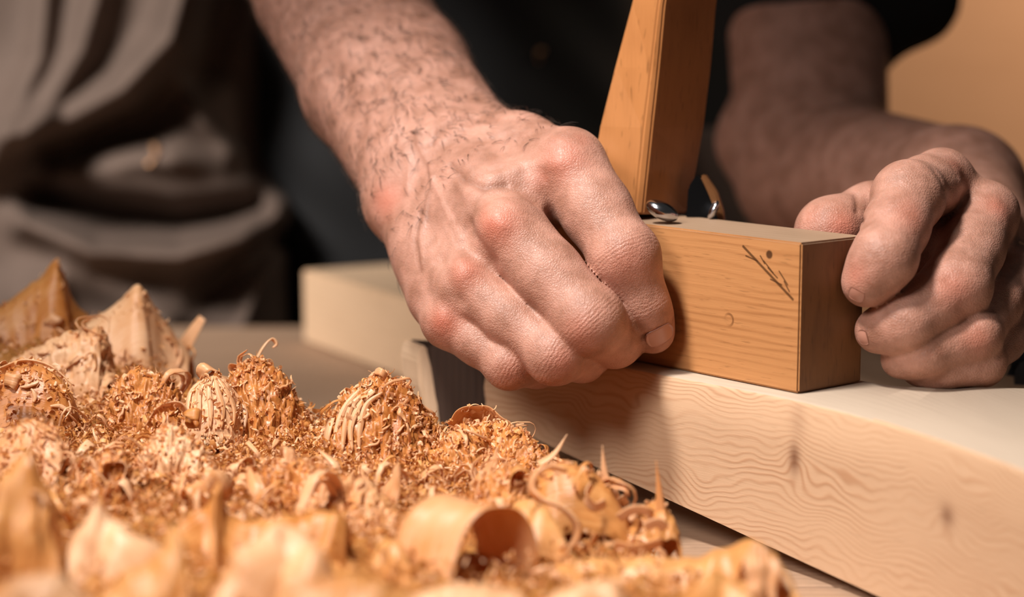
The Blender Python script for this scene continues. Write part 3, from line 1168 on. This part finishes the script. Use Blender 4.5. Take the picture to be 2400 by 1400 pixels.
ctrl = []
for (px, py, s) in [(-350, 700, .92), (-100, 715, .90), (130, 715, .88), (230, 745, .86), (330, 760, .86), (420, 815, .85), (520, 890, .80), (640, 880, .79), (760, 945, .775),
                    (870, 935, .755), (970, 955, .75), (1060, 1000, .76), (1150, 1020, .75), (1270, 1070, .735), (1350, 1105, .71), (1430, 1160, .69), (1530, 1215, .67),
                    (1600, 1300, .625), (1750, 1310, .60), (1840, 1360, .585),
                    (0, 920, .76), (200, 970, .74), (400, 1020, .73), (600, 1030, .72), (900, 1100, .69), (1150, 1160, .67), (1300, 1210, .655),
                    (0, 1190, .60), (300, 1200, .61), (600, 1210, .61), (900, 1240, .60), (1150, 1280, .60), (1400, 1310, .59), (1600, 1360, .56),
                    (0, 1450, .50), (400, 1450, .49), (800, 1450, .49), (1200, 1450, .50), (1550, 1460, .51), (1780, 1460, .53),
                    (-400, 1150, .62), (-400, 1400, .50), (-400, 900, .76)]:
    ctrl.append(at(px, py, s))
ctrl = np.array(ctrl)
outl = np.array([at(px, 700, s)[:2] for px, s in [(-900, .98), (130, .925), (340, .90), (450, .875), (530, .83), (640, .815), (760, .80), (870, .782), (970, .78), (1060, .79), (1150, .782),
                                               (1270, .765), (1350, .74), (1430, .715), (1530, .695), (1610, .65), (1750, .622), (1850, .605), (1920, .575), (1950, .50), (1850, .40), (1200, .34), (-1500, .33)]])


def in_poly_dist(x, y):
    P = outl; n = len(P)
    ins = np.zeros(x.shape, bool); d = np.full(x.shape, 9.0)
    for i in range(n):
        x1, y1 = P[i]; x2, y2 = P[(i + 1) % n]
        c = ((y1 > y) != (y2 > y)) & (x < (x2 - x1) * (y - y1) / (y2 - y1 + 1e-12) + x1)
        ins ^= c
        L2 = (x2 - x1) ** 2 + (y2 - y1) ** 2
        t = np.clip(((x - x1) * (x2 - x1) + (y - y1) * (y2 - y1)) / L2, 0, 1)
        d = np.minimum(d, np.hypot(x - x1 - t * (x2 - x1), y - y1 - t * (y2 - y1)))
    return np.where(ins, d, -d)


def pile_z(x, y):
    x = np.atleast_1d(np.asarray(x, float)); y = np.atleast_1d(np.asarray(y, float))
    d2 = (x[:, None] - ctrl[None, :, 0]) ** 2 + (y[:, None] - ctrl[None, :, 1]) ** 2 + 1e-5
    w = 1 / d2 ** 1.6
    z = (w * ctrl[None, :, 2]).sum(1) / w.sum(1)
    e = in_poly_dist(x, y)
    return z * np.clip((e + 0.002) / 0.03, 0, 1) ** 0.6


def make_sheet(rows, thick):
    """rows: list of rows of (pos, normal, uv) -> closed thin sheet"""
    N = len(rows) - 1; m = len(rows[0]) - 1; k = m + 1
    vs = [p for r in rows for (p, n, u) in r]; nr = [n for r in rows for (p, n, u) in r]; uv = [u for r in rows for (p, n, u) in r]
    top = len(vs)
    vs = vs + [v - n * thick for v, n in zip(vs, nr)]; uv = uv + uv
    fs = []
    for i in range(N):
        for j in range(m):
            a = i * k + j
            fs.append((a, a + 1, a + k + 1, a + k)); fs.append((a + top, a + k + top, a + k + 1 + top, a + 1 + top))
        a = i * k; fs.append((a, a + k, a + k + top, a + top))
        a = i * k + m; fs.append((a, a + top, a + k + top, a + k))
    for i in (0, N):
        for j in range(m):
            a = i * k + j
            fs.append((a, a + 1, a + 1 + top, a + top) if i else (a, a + top, a + 1 + top, a + 1))
    return vs, fs, uv


def make_curl(seed, r, width, turns, n=30, thick=0.00022, wob=0.12, wv=0.5, open_=0.6, m=3):
    rr = random.Random(seed)
    pitch = rr.uniform(0, 1.2) * width
    jag = [rr.uniform(0.6, 1.15) for _ in range(9)]
    a0, p1, p2, p3 = [rr.uniform(0, 6.28) for _ in range(4)]
    rows = []; prev = None; L = 0
    for i in range(n + 1):
        t = i / n
        a = a0 + t * turns * 2 * math.pi
        q = (r * open_ + r * (1 - open_) * t) * (1 + wob * math.sin(3.1 * a + p1))
        tilt = wv * math.sin(t * 7 + p2)
        p = np.array([q * math.cos(a), pitch * t + 0.12 * q * wob * math.sin(5 * t + p3), q * math.sin(a)])
        nr = np.array([math.cos(a), 0, math.sin(a)])
        w = np.array([-math.sin(a) * 0.25 * tilt + math.cos(a) * tilt * .5, 1.0, math.cos(a) * 0.25 * tilt + math.sin(a) * tilt * .5])
        w /= np.linalg.norm(w)
        if prev is not None: L += np.linalg.norm(p - prev) * 1000
        prev = p
        x = t * 8; k_ = min(7, int(x)); f = x - k_
        ww = width * (jag[k_] * (1 - f) + jag[k_ + 1] * f) * (0.25 + 0.75 * min(1, t / 0.12, (1 - t) / 0.10))
        rows.append([(p + w * ww * (j / m - .5), nr, (L, (j / m - .5) * ww * 1000 + 50)) for j in range(m + 1)])
    me = pymesh('shaving_curl', *make_sheet(rows, thick))
    me.polygons.foreach_set('use_smooth', [True] * len(me.polygons))
    return me


from mathutils import Euler, noise as mn
BIGV, BIGF = [], []


def ribbon_px(pts, width, wdir, label, mat, thick=0.0003, n=60, wf=None, m=6, ripple=0.0, rf=9.0, seed=0,
              P3=None, camber=0.0, cpow=1.8, crum=0.0, cfreq=160.0, solid=True, fray=0.0):
    """a shaving whose middle line runs through (px,py,s) points; wdir = across direction (right, away, up);
    camber bends the two long edges down, crum crumples the sheet"""
    P = P3 if P3 is not None else [at(*p) for p in pts]
    cs = catmull(P, max(4, n // (len(P) - 1)))
    w0 = np.array(wdir, float)
    N = len(cs) - 1
    rr = random.Random(seed); p1 = rr.uniform(0, 6); off = Vector((seed * 3.7, seed * 1.3, 0))
    rows = []; L = 0
    for i in range(N + 1):
        t = i / N
        tan = cs[min(N, i + 1)] - cs[max(0, i - 1)]; tan = tan / (np.linalg.norm(tan) + 1e-12)
        w = w0 - tan * (w0 @ tan); w /= np.linalg.norm(w) + 1e-12
        nr = np.cross(tan, w)
        if camber and nr[2] < 0: nr = -nr
        if i: L += np.linalg.norm(cs[i] - cs[i - 1]) * 1000
        ww = width * (wf(t) if wf else 1.0)
        row = []
        for j in range(m + 1):
            f = j / m - 0.5
            if camber: f = 0.5 * math.copysign(abs(2 * f) ** 0.68, f)
            rp = ripple * (math.sin(rf * t * 2 + p1 + f * 3) * abs(f) * 2 + 0.5 * math.sin(f * 14 + p1 * 2 + t * 4))
            p = cs[i] + w * ww * f + nr * rp
            if camber:
                p = p + np.array([0, 0, -camber * abs(2 * f) ** cpow])
            if crum:
                q = Vector(p) * cfreq + off
                h = abs(mn.noise(q)) * 1.5 + abs(mn.noise(q * 2.3)) * 0.7 + (0.5 * mn.noise(q * 5.0) if cfreq > 100 else 0)
                p = p + (nr * 0.6 + np.array([0, -0.5, 0.4])) * (-h * crum)
            if fray and (t < .04 or t > .96 or abs(f) > .45):
                p = p + np.array([rr.uniform(-1, 1), rr.uniform(-1, 1), rr.uniform(-1, 1)]) * fray
            row.append((p, nr, (L, f * ww * 1000 + 80)))
        rows.append(row)
    vs, fs, uv = make_sheet(rows, thick)
    lo_ = 0.0006
    vs = [np.array([v[0], v[1], max(v[2], lo_)]) for v in vs]
    if solid:
        b = len(BIGV); half = len(vs) // 2
        BIGV.extend(vs[:half]); BIGF.extend([tuple(x + b for x in f) for f in fs if max(f) < half])
    o = link('wood_shaving', pymesh('shaving_ribbon', vs, fs, uv), mat)
    return tag(o, label, 'shaving')


def arc(cx, cy, s, rx, ry, a0, a1, n=7, ds=0.0):
    return [(cx + rx * math.cos(math.radians(a0 + (a1 - a0) * i / (n - 1))),
             cy - ry * math.sin(math.radians(a0 + (a1 - a0) * i / (n - 1))), s + ds * i / (n - 1)) for i in range(n)]


spike = lambda t: max(0.05, 1 - t)
taper = lambda t: 0.5 + 0.5 * math.sin(math.pi * min(1, max(0, t))) ** 0.7
leaf = lambda t: 0.12 + 0.88 * math.sin(math.pi * t) ** 0.8

# --- front centre: the large pale hoop and its neighbours
ribbon_px([(985, 1430, .585), (992, 1320, .588), (1025, 1225, .592), (1085, 1180, .597), (1150, 1195, .602), (1185, 1270, .605), (1195, 1400, .605)], 0.025, (0.78, -0.6, 0),
          'large smooth pale shaving rolled like a hoop, front centre of the heap', m_sh_pale, ripple=0.0004, seed=3, m=10, n=80)
ribbon_px([(1130, 1400, .622), (1165, 1270, .622), (1215, 1180, .625), (1265, 1175, .625), (1300, 1230, .62), (1330, 1330, .61)], 0.050, (0.3, -1, 0),
          'deep orange rounded shaving behind and right of the large pale hoop', m_sh, m=26, n=80, camber=.028, cpow=1.9, crum=.0008, cfreq=90, seed=4)
ribbon_px([(1232, 1210, .662), (1243, 1130, .660), (1290, 1092, .658), (1350, 1090, .658), (1410, 1120, .658), (1450, 1180, .656), (1480, 1250, .654), (1500, 1320, .650)], 0.036, (0.25, -1, 0),
          'tall orange shaving coil with a bright rim, right of the large pale hoop', m_sh, thick=0.0005, seed=5, m=26, n=80, camber=.020, cpow=2.2, crum=.0006, cfreq=90)
ribbon_px([(1330, 1100, .632), (1285, 1092, .632), (1250, 1112, .631), (1243, 1150, .630), (1270, 1176, .628), (1318, 1196, .626), (1348, 1235, .625), (1338, 1275, .625), (1295, 1290, .626), (1262, 1268, .628), (1262, 1240, .630), (1290, 1235, .631)], 0.005, (0.3, -.9, 0.3),
          'S-shaped shaving with a white edge, in front of the tall orange coil', m_sh_pale, thick=0.0011, ripple=0.0002, seed=6, n=90)
ribbon_px([(1430, 1300, .648), (1462, 1230, .65), (1510, 1188, .652), (1548, 1176, .652), (1574, 1205, .652), (1586, 1290, .650)], 0.026, (0.2, -1, 0),
          'cup-shaped orange shaving beside the beam, right end of the sharp shavings', m_sh, thick=0.0006, seed=7, m=22, n=60, camber=.010, cpow=2.0, crum=.0016, cfreq=190)
for i, (a, lab) in enumerate((([(1440, 1278, .628), (1490, 1288, .627), (1552, 1272, .628)], 'short white sliver lying in front of the cup-shaped shaving'),
                 ([(1450, 1216, .638), (1485, 1196, .636), (1520, 1202, .636), (1526, 1222, .638)], 'small white curl on the rim of the cup-shaped shaving'),
                 ([(1512, 1236, .634), (1540, 1226, .633), (1560, 1240, .634)], 'tiny white fleck on the right side of the cup-shaped shaving'),
                 ([(1385, 1135, .640), (1372, 1165, .638), (1392, 1190, .638), (1420, 1180, .639)], 'small pale hook lying on the tall orange coil'),
                 ([(1330, 1300, .628), (1375, 1290, .628), (1400, 1255, .63)], 'thin pale sliver right of the S-shaped shaving'))):
    ribbon_px(a, 0.0034, (0, -.3, 1), lab, m_sh_pale, n=18, seed=80 + i, solid=False, thick=0.0006)
for (a, lab) in (([(1550, 1210, .648), (1545, 1150, .648), (1538, 1080, .648)], 'thin upright splinter in front of the beam, the rightmost of three'),
                 ([(1425, 1150, .655), (1416, 1100, .655), (1412, 1044, .655)], 'thin upright splinter in front of the beam, the middle of three'),
                 ([(1262, 1090, .672), (1300, 1064, .672), (1330, 1018, .672)], 'pointed pale splinter in front of the beam, the leftmost of three')):
    ribbon_px(a, 0.0042, (1, -.4, 0.3), lab, m_sh_pale, n=14, wf=spike, m=2, seed=10, solid=False)
for i, (a, lab) in enumerate((([(1175, 1180, .665), (1192, 1125, .665), (1200, 1082, .665)], 'small upright pointed shaving behind the large pale hoop, right one of two'),
                 ([(1120, 1150, .675), (1150, 1100, .675), (1168, 1050, .675)], 'small upright pointed shaving behind the large pale hoop, left one of two'),
                 ([(905, 1190, .655), (925, 1130, .655), (935, 1072, .655)], 'pale upright shaving tip below the fuzzy orange dome'),
                 ([(845, 1210, .65), (860, 1160, .65), (862, 1110, .65)], 'narrow pale shaving tip left of the upright tip below the dome'))):
    ribbon_px(a, 0.010, (1, -.5, 0.3), lab, m_sh_pale, n=14, wf=spike, m=3, ripple=.0004, seed=20 + i, solid=False)

# --- sharp belt
dome0 = len(BIGF)
DOMES = [
    # ridge points, width, camber, material, label
    ([(735, 1060, .725), (775, 960, .725), (840, 895, .725), (895, 870, .725), (960, 905, .725), (1010, 970, .725), (1050, 1050, .725)], .060, .050, m_amber, 'fuzzy orange dome-shaped shaving in the middle of the heap'),
    ([(500, 930, .745), (550, 860, .745), (610, 835, .745), (670, 880, .745), (720, 960, .745), (740, 1010, .745)], .050, .040, m_amber, 'orange crumpled dome between the striped roll and the middle dome'),
    ([(418, 1020, .730), (440, 935, .730), (488, 878, .730), (535, 895, .730), (560, 960, .730), (575, 1020, .730)], .032, .024, m_sh_pale, 'round pale shaving roll left of the middle'),
    ([(240, 960, .75), (270, 890, .75), (330, 860, .75), (400, 890, .75), (440, 960, .75)], .045, .040, m_amber, 'orange crumbly lump left of the striped roll'),
    ([(1000, 1060, .715), (1070, 1000, .715), (1150, 985, .72), (1230, 1010, .715), (1300, 1075, .705)], .045, .028, m_amber, 'orange crumbly shaving lump against the lower edge of the beam'),
    ([(300, 1140, .68), (330, 1050, .68), (390, 990, .68), (440, 1010, .68), (500, 1080, .675), (540, 1150, .67)], .055, .050, m_sh_pale, 'crumpled pale shaving hump below the striped roll'),
    ([(540, 1150, .66), (600, 1105, .66), (690, 1075, .662), (780, 1090, .662), (820, 1140, .66)], .034, .022, m_amber, 'flat tan shaving lying below the orange domes'),
    ([(-40, 900, .735), (10, 865, .735), (70, 852, .735), (130, 872, .735), (170, 930, .735), (185, 1000, .735)], .055, .045, m_amber, 'smooth orange shaving ball at the left edge'),
    ([(-40, 1060, .67), (30, 1000, .67), (80, 985, .67), (130, 1010, .67), (160, 1080, .665)], .050, .045, m_sh_pale, 'pale broad shaving under the orange ball at the left edge'),
    ([(180, 1130, .66), (220, 1070, .66), (280, 1055, .66), (320, 1120, .66)], .034, .030, m_amber, 'orange crumbly shaving right of the pale broad one'),
    ([(690, 1190, .645), (760, 1120, .648), (840, 1110, .648), (920, 1170, .645), (960, 1230, .64)], .040, .030, m_sh_pale, 'pale crumbly hump between the middle dome and the pale hoop'),
    ([(1080, 1180, .66), (1130, 1120, .66), (1200, 1095, .66), (1250, 1150, .655)], .034, .028, m_amber, 'orange crumpled shaving behind the pale hoop'),
]
for i, (pts, w, cb, mt, lab) in enumerate(DOMES):
    smooth_ball = 'ball' in lab or 'round pale' in lab
    ribbon_px(pts, w, (0.08, -1, 0), lab, mt, n=110, m=64, camber=cb, cpow=1.7, seed=40 + i,
              crum=0.0006 if smooth_ball else 0.0030, cfreq=170 if not smooth_ball else 120, fray=0.0006)
dome1 = len(BIGF)
ribbon_px([(1060, 1005, .732), (1100, 975, .732), (1150, 985, .732), (1185, 1015, .732)], 0.014, (0.1, -.7, .8), 'grey-white flat shaving touching the dark walnut block', m_sh_pale, ripple=0.0006, seed=62)
ribbon_px([(340, 1000, .705), (370, 960, .705), (420, 950, .705), (450, 990, .705)], .007, (0.3, -.8, .4), 'small bright shaving loop below left of the striped roll', m_sh_pale, seed=63, n=24)
ribbon_px([(0, 868, .715), (60, 848, .712), (120, 862, .712), (172, 905, .712)], 0.004, (0, -.9, .4), 'white-edged thin shaving lying over the orange ball', m_sh_pale, seed=64, thick=.0005)

# --- left background peaks
ribbon_px([(-60, 740, .86), (20, 700, .86), (80, 655, .86), (128, 608, .86), (152, 640, .865), (175, 700, .87), (230, 745, .87)], 0.050, (0.1, -1, 0), 'pointed tan shaving peak at the upper left corner of the heap', m_sh,
          m=20, n=80, camber=.045, cpow=1.6, crum=.0016, cfreq=60, seed=50)
ribbon_px([(150, 800, .84), (220, 745, .84), (280, 700, .84), (322, 664, .84), (355, 700, .845), (395, 760, .85), (450, 830, .85)], 0.055, (0.15, -1, 0), 'second pointed tan shaving peak, right of the corner peak', m_sh_pale,
          m=20, n=80, camber=.050, cpow=1.6, crum=.0016, cfreq=60, seed=51)
ribbon_px([(430, 815, .86), (455, 775, .86), (475, 745, .86)], 0.008, (1, -.3, .2), 'small blurred shaving tip standing in front of the apron', m_sh_pale, n=12, wf=lambda t: 1 - .5 * t, seed=52)
ribbon_px([(20, 840, .80), (100, 800, .80), (170, 770, .80), (240, 765, .80), (262, 840, .80), (270, 900, .79)], 0.040, (0, -1, .0), 'pale crumbly shaving between the orange ball and the corner peak', m_sh_pale,
          m=30, n=90, camber=.03, crum=.003, cfreq=150, seed=55)

# --- blurred foreground sheets
FG = [
    ([(-60, 1260, .55), (0, 1120, .56), (60, 1020, .565), (110, 1110, .565), (140, 1220, .56), (150, 1320, .555)], .050, .060, m_sh, 'tall orange blurred shaving at the lower left edge'),
    ([(150, 1290, .56), (210, 1180, .565), (260, 1190, .565), (330, 1250, .56), (420, 1300, .56)], .040, .040, m_sh_pale, 'pale folded shaving right of the tall one at the lower left'),
    ([(400, 1240, .585), (450, 1180, .59), (515, 1115, .59), (550, 1170, .59), (640, 1200, .59), (740, 1180, .59), (820, 1210, .59)], .036, .030, m_sh, 'orange twisted shaving with a raised corner, front left of the heap'),
    ([(150, 1430, .50), (250, 1350, .51), (350, 1290, .515), (405, 1225, .52), (440, 1290, .52), (450, 1370, .51), (470, 1440, .50)], .050, .055, m_sh, 'blurred orange shaving peak at the bottom left'),
    ([(450, 1430, .51), (520, 1320, .52), (590, 1250, .525), (640, 1215, .53), (690, 1225, .53), (740, 1260, .525), (800, 1340, .52), (860, 1420, .51)], .055, .060, m_sh_pale, 'broad blurred shaving mound at the bottom, left of the pale hoop'),
    ([(600, 1430, .475), (700, 1370, .48), (820, 1330, .48), (900, 1350, .48), (990, 1420, .475)], .050, .035, m_sh, 'rust orange blurred shaving at the bottom below the pale hoop'),
    ([(-80, 1420, .47), (20, 1350, .475), (130, 1340, .475), (230, 1400, .47)], .050, .03, m_sh_pale, 'pinkish flat shaving in the bottom left corner'),
    ([(1230, 1330, .60), (1340, 1310, .60), (1480, 1300, .60), (1620, 1282, .598), (1710, 1272, .595), (1772, 1252, .59), (1830, 1300, .585), (1890, 1400, .57), (1920, 1480, .56)], .050, .045, m_sh, 'long wavy orange shaving sheet running along the bottom towards the beam'),
    ([(1230, 1450, .53), (1300, 1370, .535), (1390, 1340, .535), (1470, 1380, .535), (1520, 1460, .53)], .045, .045, m_sh_pale, 'pale blurred shaving loop below the long wavy sheet, left one'),
    ([(1560, 1450, .54), (1620, 1370, .545), (1690, 1330, .55), (1750, 1370, .545), (1800, 1450, .535)], .045, .045, m_sh, 'orange blurred shaving loop below the long wavy sheet, right one'),
    ([(1735, 1300, .575), (1765, 1262, .575), (1800, 1275, .575), (1840, 1330, .57)], .020, .015, m_sh_pale, 'pale pointed tip at the right end of the long wavy sheet'),
    ([(840, 1320, .58), (890, 1260, .585), (940, 1270, .585), (980, 1340, .58)], .030, .03, m_sh, 'small orange blurred loop left beside the pale hoop'),
    ([(880, 1420, .52), (980, 1375, .525), (1100, 1365, .525), (1200, 1380, .525), (1260, 1430, .52)], .050, .03, m_sh_pale, 'cream flat shaving at the bottom under the pale hoop'),
    ([(560, 1230, .62), (620, 1195, .62), (700, 1200, .62), (780, 1240, .62)], .030, .02, m_sh_pale, 'flat pale shaving behind the broad blurred mound'),
]
for i, (pts, w, cb, mt, lab) in enumerate(FG):
    ribbon_px(pts, w, (0.12, -1, 0), lab, mt, m=24, n=80, camber=cb, cpow=1.6, crum=.0042, cfreq=46, seed=70 + i, thick=0.0004,
              wf=lambda t: 0.75 + 0.25 * math.sin(math.pi * t) + 0.06 * math.sin(t * 21))

big = BVHTree.FromPolygons([tuple(v) for v in BIGV], BIGF)


def drape(pts, width, label, mat, lift=0.0009, thick=0.0005, group=None, seed=0):
    """a thin strand lying on the big shavings under the given pixels"""
    P = []; ns_ = []
    for q in pts:
        r = Vector(ray(*q)).normalized()
        h = big.ray_cast(Vector(CAMP), r)
        if h[0] is None: continue
        n_ = h[1] if h[1].dot(r) < 0 else -h[1]
        p = np.array(h[0]) + np.array(n_) * lift
        if P and np.linalg.norm(p - P[-1]) > 0.02: break
        P.append(p); ns_.append(np.array(n_))
    if len(P) < 3: return None
    d = P[-1] - P[0]; w = np.cross(np.mean(ns_, 0), d)
    if np.linalg.norm(w) < 1e-9: return None
    o = ribbon_px(None, width, tuple(w / np.linalg.norm(w)), label, mat, P3=P, n=16, m=2, thick=thick, wf=lambda t: 0.35 + 0.65 * math.sin(math.pi * t), solid=False, seed=seed)
    if group: o['group'] = group
    return o


ORD = ('first', 'second', 'third', 'fourth', 'fifth', 'sixth', 'last')
for i in range(7):
    xb = 425 + i * 23
    drape([(488 + i * 4, 884), ((488 + xb) / 2 + (i - 3) * 7, 915), (xb + (i - 3) * 3, 960), (xb + (i - 3) * 2, 1005)], 0.0021,
          'pale stripe-like strand on the round pale roll, %s from the left' % ORD[i], m_sh_pale, seed=200 + i)
for i in range(5):
    drape([(838 + i * 14, 905 + i * 4), (795 + i * 16, 950), (772 + i * 18, 1005), (764 + i * 20, 1060)], 0.0024 if i else 0.004,
          'white streak-like strand on the left side of the middle dome, %s from the left' % ORD[i if i < 4 else 4], m_sh_pale, seed=210 + i)
rs_ = random.Random(77)
for i in range(110):
    x0, y0 = rs_.uniform(40, 1280), rs_.uniform(800, 1170)
    an = rs_.uniform(-1.2, 1.9); L = rs_.uniform(25, 60); cv = rs_.uniform(-1.2, 1.2)
    pp = []
    for k_ in range(6):
        pp.append((x0, y0)); x0 += L / 5 * math.cos(an); y0 -= L / 5 * math.sin(an); an += cv / 3
    drape(pp, rs_.uniform(0.0008, 0.002), 'thin bright wood strand lying on the domes of the heap', m_sh_pale, 0.0012, group='thin bright strands lying on the domes', seed=300 + i)


def top_z(x, y):
    h = big.ray_cast(Vector((x, y, 0.18)), Vector((0, 0, -1)))
    return h[0].z if h[0] is not None else -1.0


# --- mound of fine crumbs: rough height field + thousands of tiny flakes, one object
gx = np.linspace(-0.42, 0.12, 180); gy = np.linspace(0.30, 0.96, 210)
XX, YY = np.meshgrid(gx, gy)
ZZ = pile_z(XX.ravel(), YY.ravel()) - 0.009
ZZ += 0.0035 * np.sin(XX.ravel() * 310 + np.sin(YY.ravel() * 190) * 2) * np.sin(YY.ravel() * 270 + XX.ravel() * 90) + rng.normal(0, 0.0006, ZZ.size)
ZZ = np.maximum(ZZ, 0.0005)
mv = np.stack([XX.ravel(), YY.ravel(), ZZ], -1)
mf = []
W_ = len(gx)
inside_ = in_poly_dist(XX.ravel(), YY.ravel()) > -0.004
for j in range(len(gy) - 1):
    for i in range(W_ - 1):
        a = j * W_ + i
        if inside_[a] and inside_[a + 1] and inside_[a + W_] and inside_[a + W_ + 1]: mf.append((a, a + 1, a + W_ + 1, a + W_))
fv, ff = [], []
rr = random.Random(5)
pts = []
for _ in range(30000):
    s = rr.uniform(0.50, 0.90) if rr.random() < .35 else rr.gauss(0.70, 0.045)
    px = rr.uniform(-60, 1720)
    pts.append(((px - 1200) / F_PX * s, s * 0.99))
pa_ = np.array(pts)
pa_ = pa_[in_poly_dist(pa_[:, 0], pa_[:, 1]) > 0.002]
pz = pile_z(pa_[:, 0], pa_[:, 1])
cls = []
BVa = np.array(BIGV)
cand = [(x, y, z, None) for (x, y), z in zip(pa_, pz)]
skip_ball = None
for _ in range(4200):
    f = BIGF[rr.randrange(dome0, dome1)]
    q = BVa[list(f)].mean(0)
    if q[1] < 0.64 or q[0] < -0.165 and q[2] > 0.01 and q[0] > -0.30 and 0.70 < q[1] < 0.745 and rr.random() < .9: continue
    if q[2] < float(pile_z([q[0]], [q[1]])[0]) - 0.006: continue
    cand.append((q[0], q[1], q[2], 1))
for (x, y, z, side) in cand:
    if side:
        tz = z; on_big = True
    else:
        tz = top_z(x, y)
        on_big = tz > z - 0.004
        if on_big and (y < 0.635 or rr.random() < 0.45): continue
    stringy = rr.random() < 0.4
    L = rr.uniform(0.003, 0.0075) if stringy else rr.uniform(0.0012, 0.0042)
    w = rr.uniform(0.00022, 0.0005) if stringy else rr.uniform(0.0005, 0.0015)
    curv = rr.uniform(0.4, 3.2)
    M = np.array(Matrix.Rotation(rr.uniform(0, 6.28), 3, 'Z') @ Matrix.Rotation(rr.uniform(-1.3, 1.3), 3, 'Y') @ Matrix.Rotation(rr.uniform(0, 6.28), 3, 'X'))
    zz = (tz + rr.uniform(-0.001, 0.0014)) if on_big else z - 0.0075 + rr.random() ** 2 * 0.0085
    c0_ = np.array([x, y, max(0.001, zz)])
    b0 = len(fv); ns = 5
    for i in range(ns + 1):
        t = (i / ns - 0.5); ang = t * curv * 2
        p = np.array([math.sin(ang) / (curv * 2) * L, 0, (math.cos(ang) - 1) / (curv * 2) * L])
        ww = w * (1 - abs(t) * 0.9)
        for sgn in (-1, 1):
            q = c0_ + M @ (p + np.array([0, sgn * ww, 0]))
            fv.append(np.array([q[0], q[1], max(q[2], .0005)]))
    for i in range(ns):
        q = b0 + i * 2
        ff.append((q, q + 1, q + 3, q + 2))
    r_ = rr.random()
    cls += [((1 if r_ < .3 else 2) if on_big else (0 if r_ < .32 else 1 if r_ < .66 else 2))] * ns
no = len(mv)
allv = list(mv) + fv
allf = mf + [tuple(i + no for i in f) for f in ff]
me = pymesh('shavings_mound', allv, allf, [(float(v[0]) * 1000, float(v[1]) * 1000 + float(v[2]) * 700) for v in allv])
for m_ in (m_sh_deep, m_sh, m_sh_pale): me.materials.append(m_)
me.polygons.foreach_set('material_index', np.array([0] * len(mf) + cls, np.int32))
mound = link('shavings_mound', me)
tag(mound, 'loose heap of fine orange wood crumbs filling the spaces between the shavings', 'wood crumbs', kind='stuff')

# --- small curls: individual objects sharing a few meshes
protos = []
for i in range(18):
    rr = random.Random(100 + i)
    r = rr.choice([0.0025, 0.0035, 0.005, 0.0065])
    me = make_curl(200 + i, r, rr.choice([0.0009, 0.0014, 0.0025, 0.006]), rr.uniform(0.6, 2.0), 26, 0.0002, 0.14, 0.7)
    me.materials.append(rr.choice([m_sh, m_sh_pale, m_sh_pale]))
    protos.append(me)
GRP = 'small curls scattered over the heap of shavings'
rr = random.Random(21)
cnt_ = 0; placed = []
while cnt_ < 165:
    s = rr.gauss(0.70, 0.04) if rr.random() < 0.75 else rr.uniform(0.62, 0.88)
    px = rr.uniform(-30, 1560)
    x = (px - 1200) / F_PX * s; y = s * 0.99
    if in_poly_dist(np.array([x]), np.array([y]))[0] < 0.005: continue
    if any((x - a) ** 2 + (y - b) ** 2 < 0.006 ** 2 for a, b in placed): continue
    placed.append((x, y))
    z = max(float(pile_z([x], [y])[0]) - 0.003, top_z(x, y) + 0.0005)
    o = bpy.data.objects.new('wood_shaving', protos[rr.randrange(18)])
    COL.objects.link(o)
    o.location = (x, y, max(z, 0.004)); o.rotation_euler = Euler((rr.uniform(-1.2, 1.2), rr.uniform(0, 6.28), rr.uniform(0, 6.28))); o.scale = (rr.uniform(1.2, 1.9) if s < 0.69 else rr.uniform(0.7, 1.3),) * 3
    tag(o, 'small curled wood shaving lying loose among many alike on the heap', 'shaving', GRP)
    cnt_ += 1


def stick(me, px, py, tree, rot, label, mat, scale):
    """a chip resting on the cloth found under a pixel"""
    me.materials.append(mat)
    o = bpy.data.objects.new('wood_chip', me)
    COL.objects.link(o)
    h = tree.ray_cast(Vector(CAMP), Vector(ray(px, py)).normalized())
    o.location = h[0] - Vector(FWD) * 0.004; o.rotation_euler = rot; o.scale = (scale,) * 3
    return tag(o, label, 'shaving')


stick(make_curl(900, 0.004, 0.006, 0.45, 10), 345, 372, apron_bvh, Euler((0.6, 0.8, 0.3)), 'small tan wood chip clinging to the brown apron', m_sh_pale, 1.6)
stick(make_curl(901, 0.003, 0.004, 0.45, 10), 1275, 132, shirt_bvh, Euler((0.6, 0.8, 0.3)), 'tiny tan wood chip on the black shirt', m_sh_pale, 2.2)
ribbon_px([(575, 885, .765), (598, 850, .768), (618, 815, .77), (636, 797, .772), (646, 806, .772), (638, 814, .772)], 0.0018, (0.6, -.6, .4),
          'thin bent sliver with a round tip rising behind the striped roll', m_sh_pale, n=30, m=2, seed=99, solid=False, thick=0.0006)
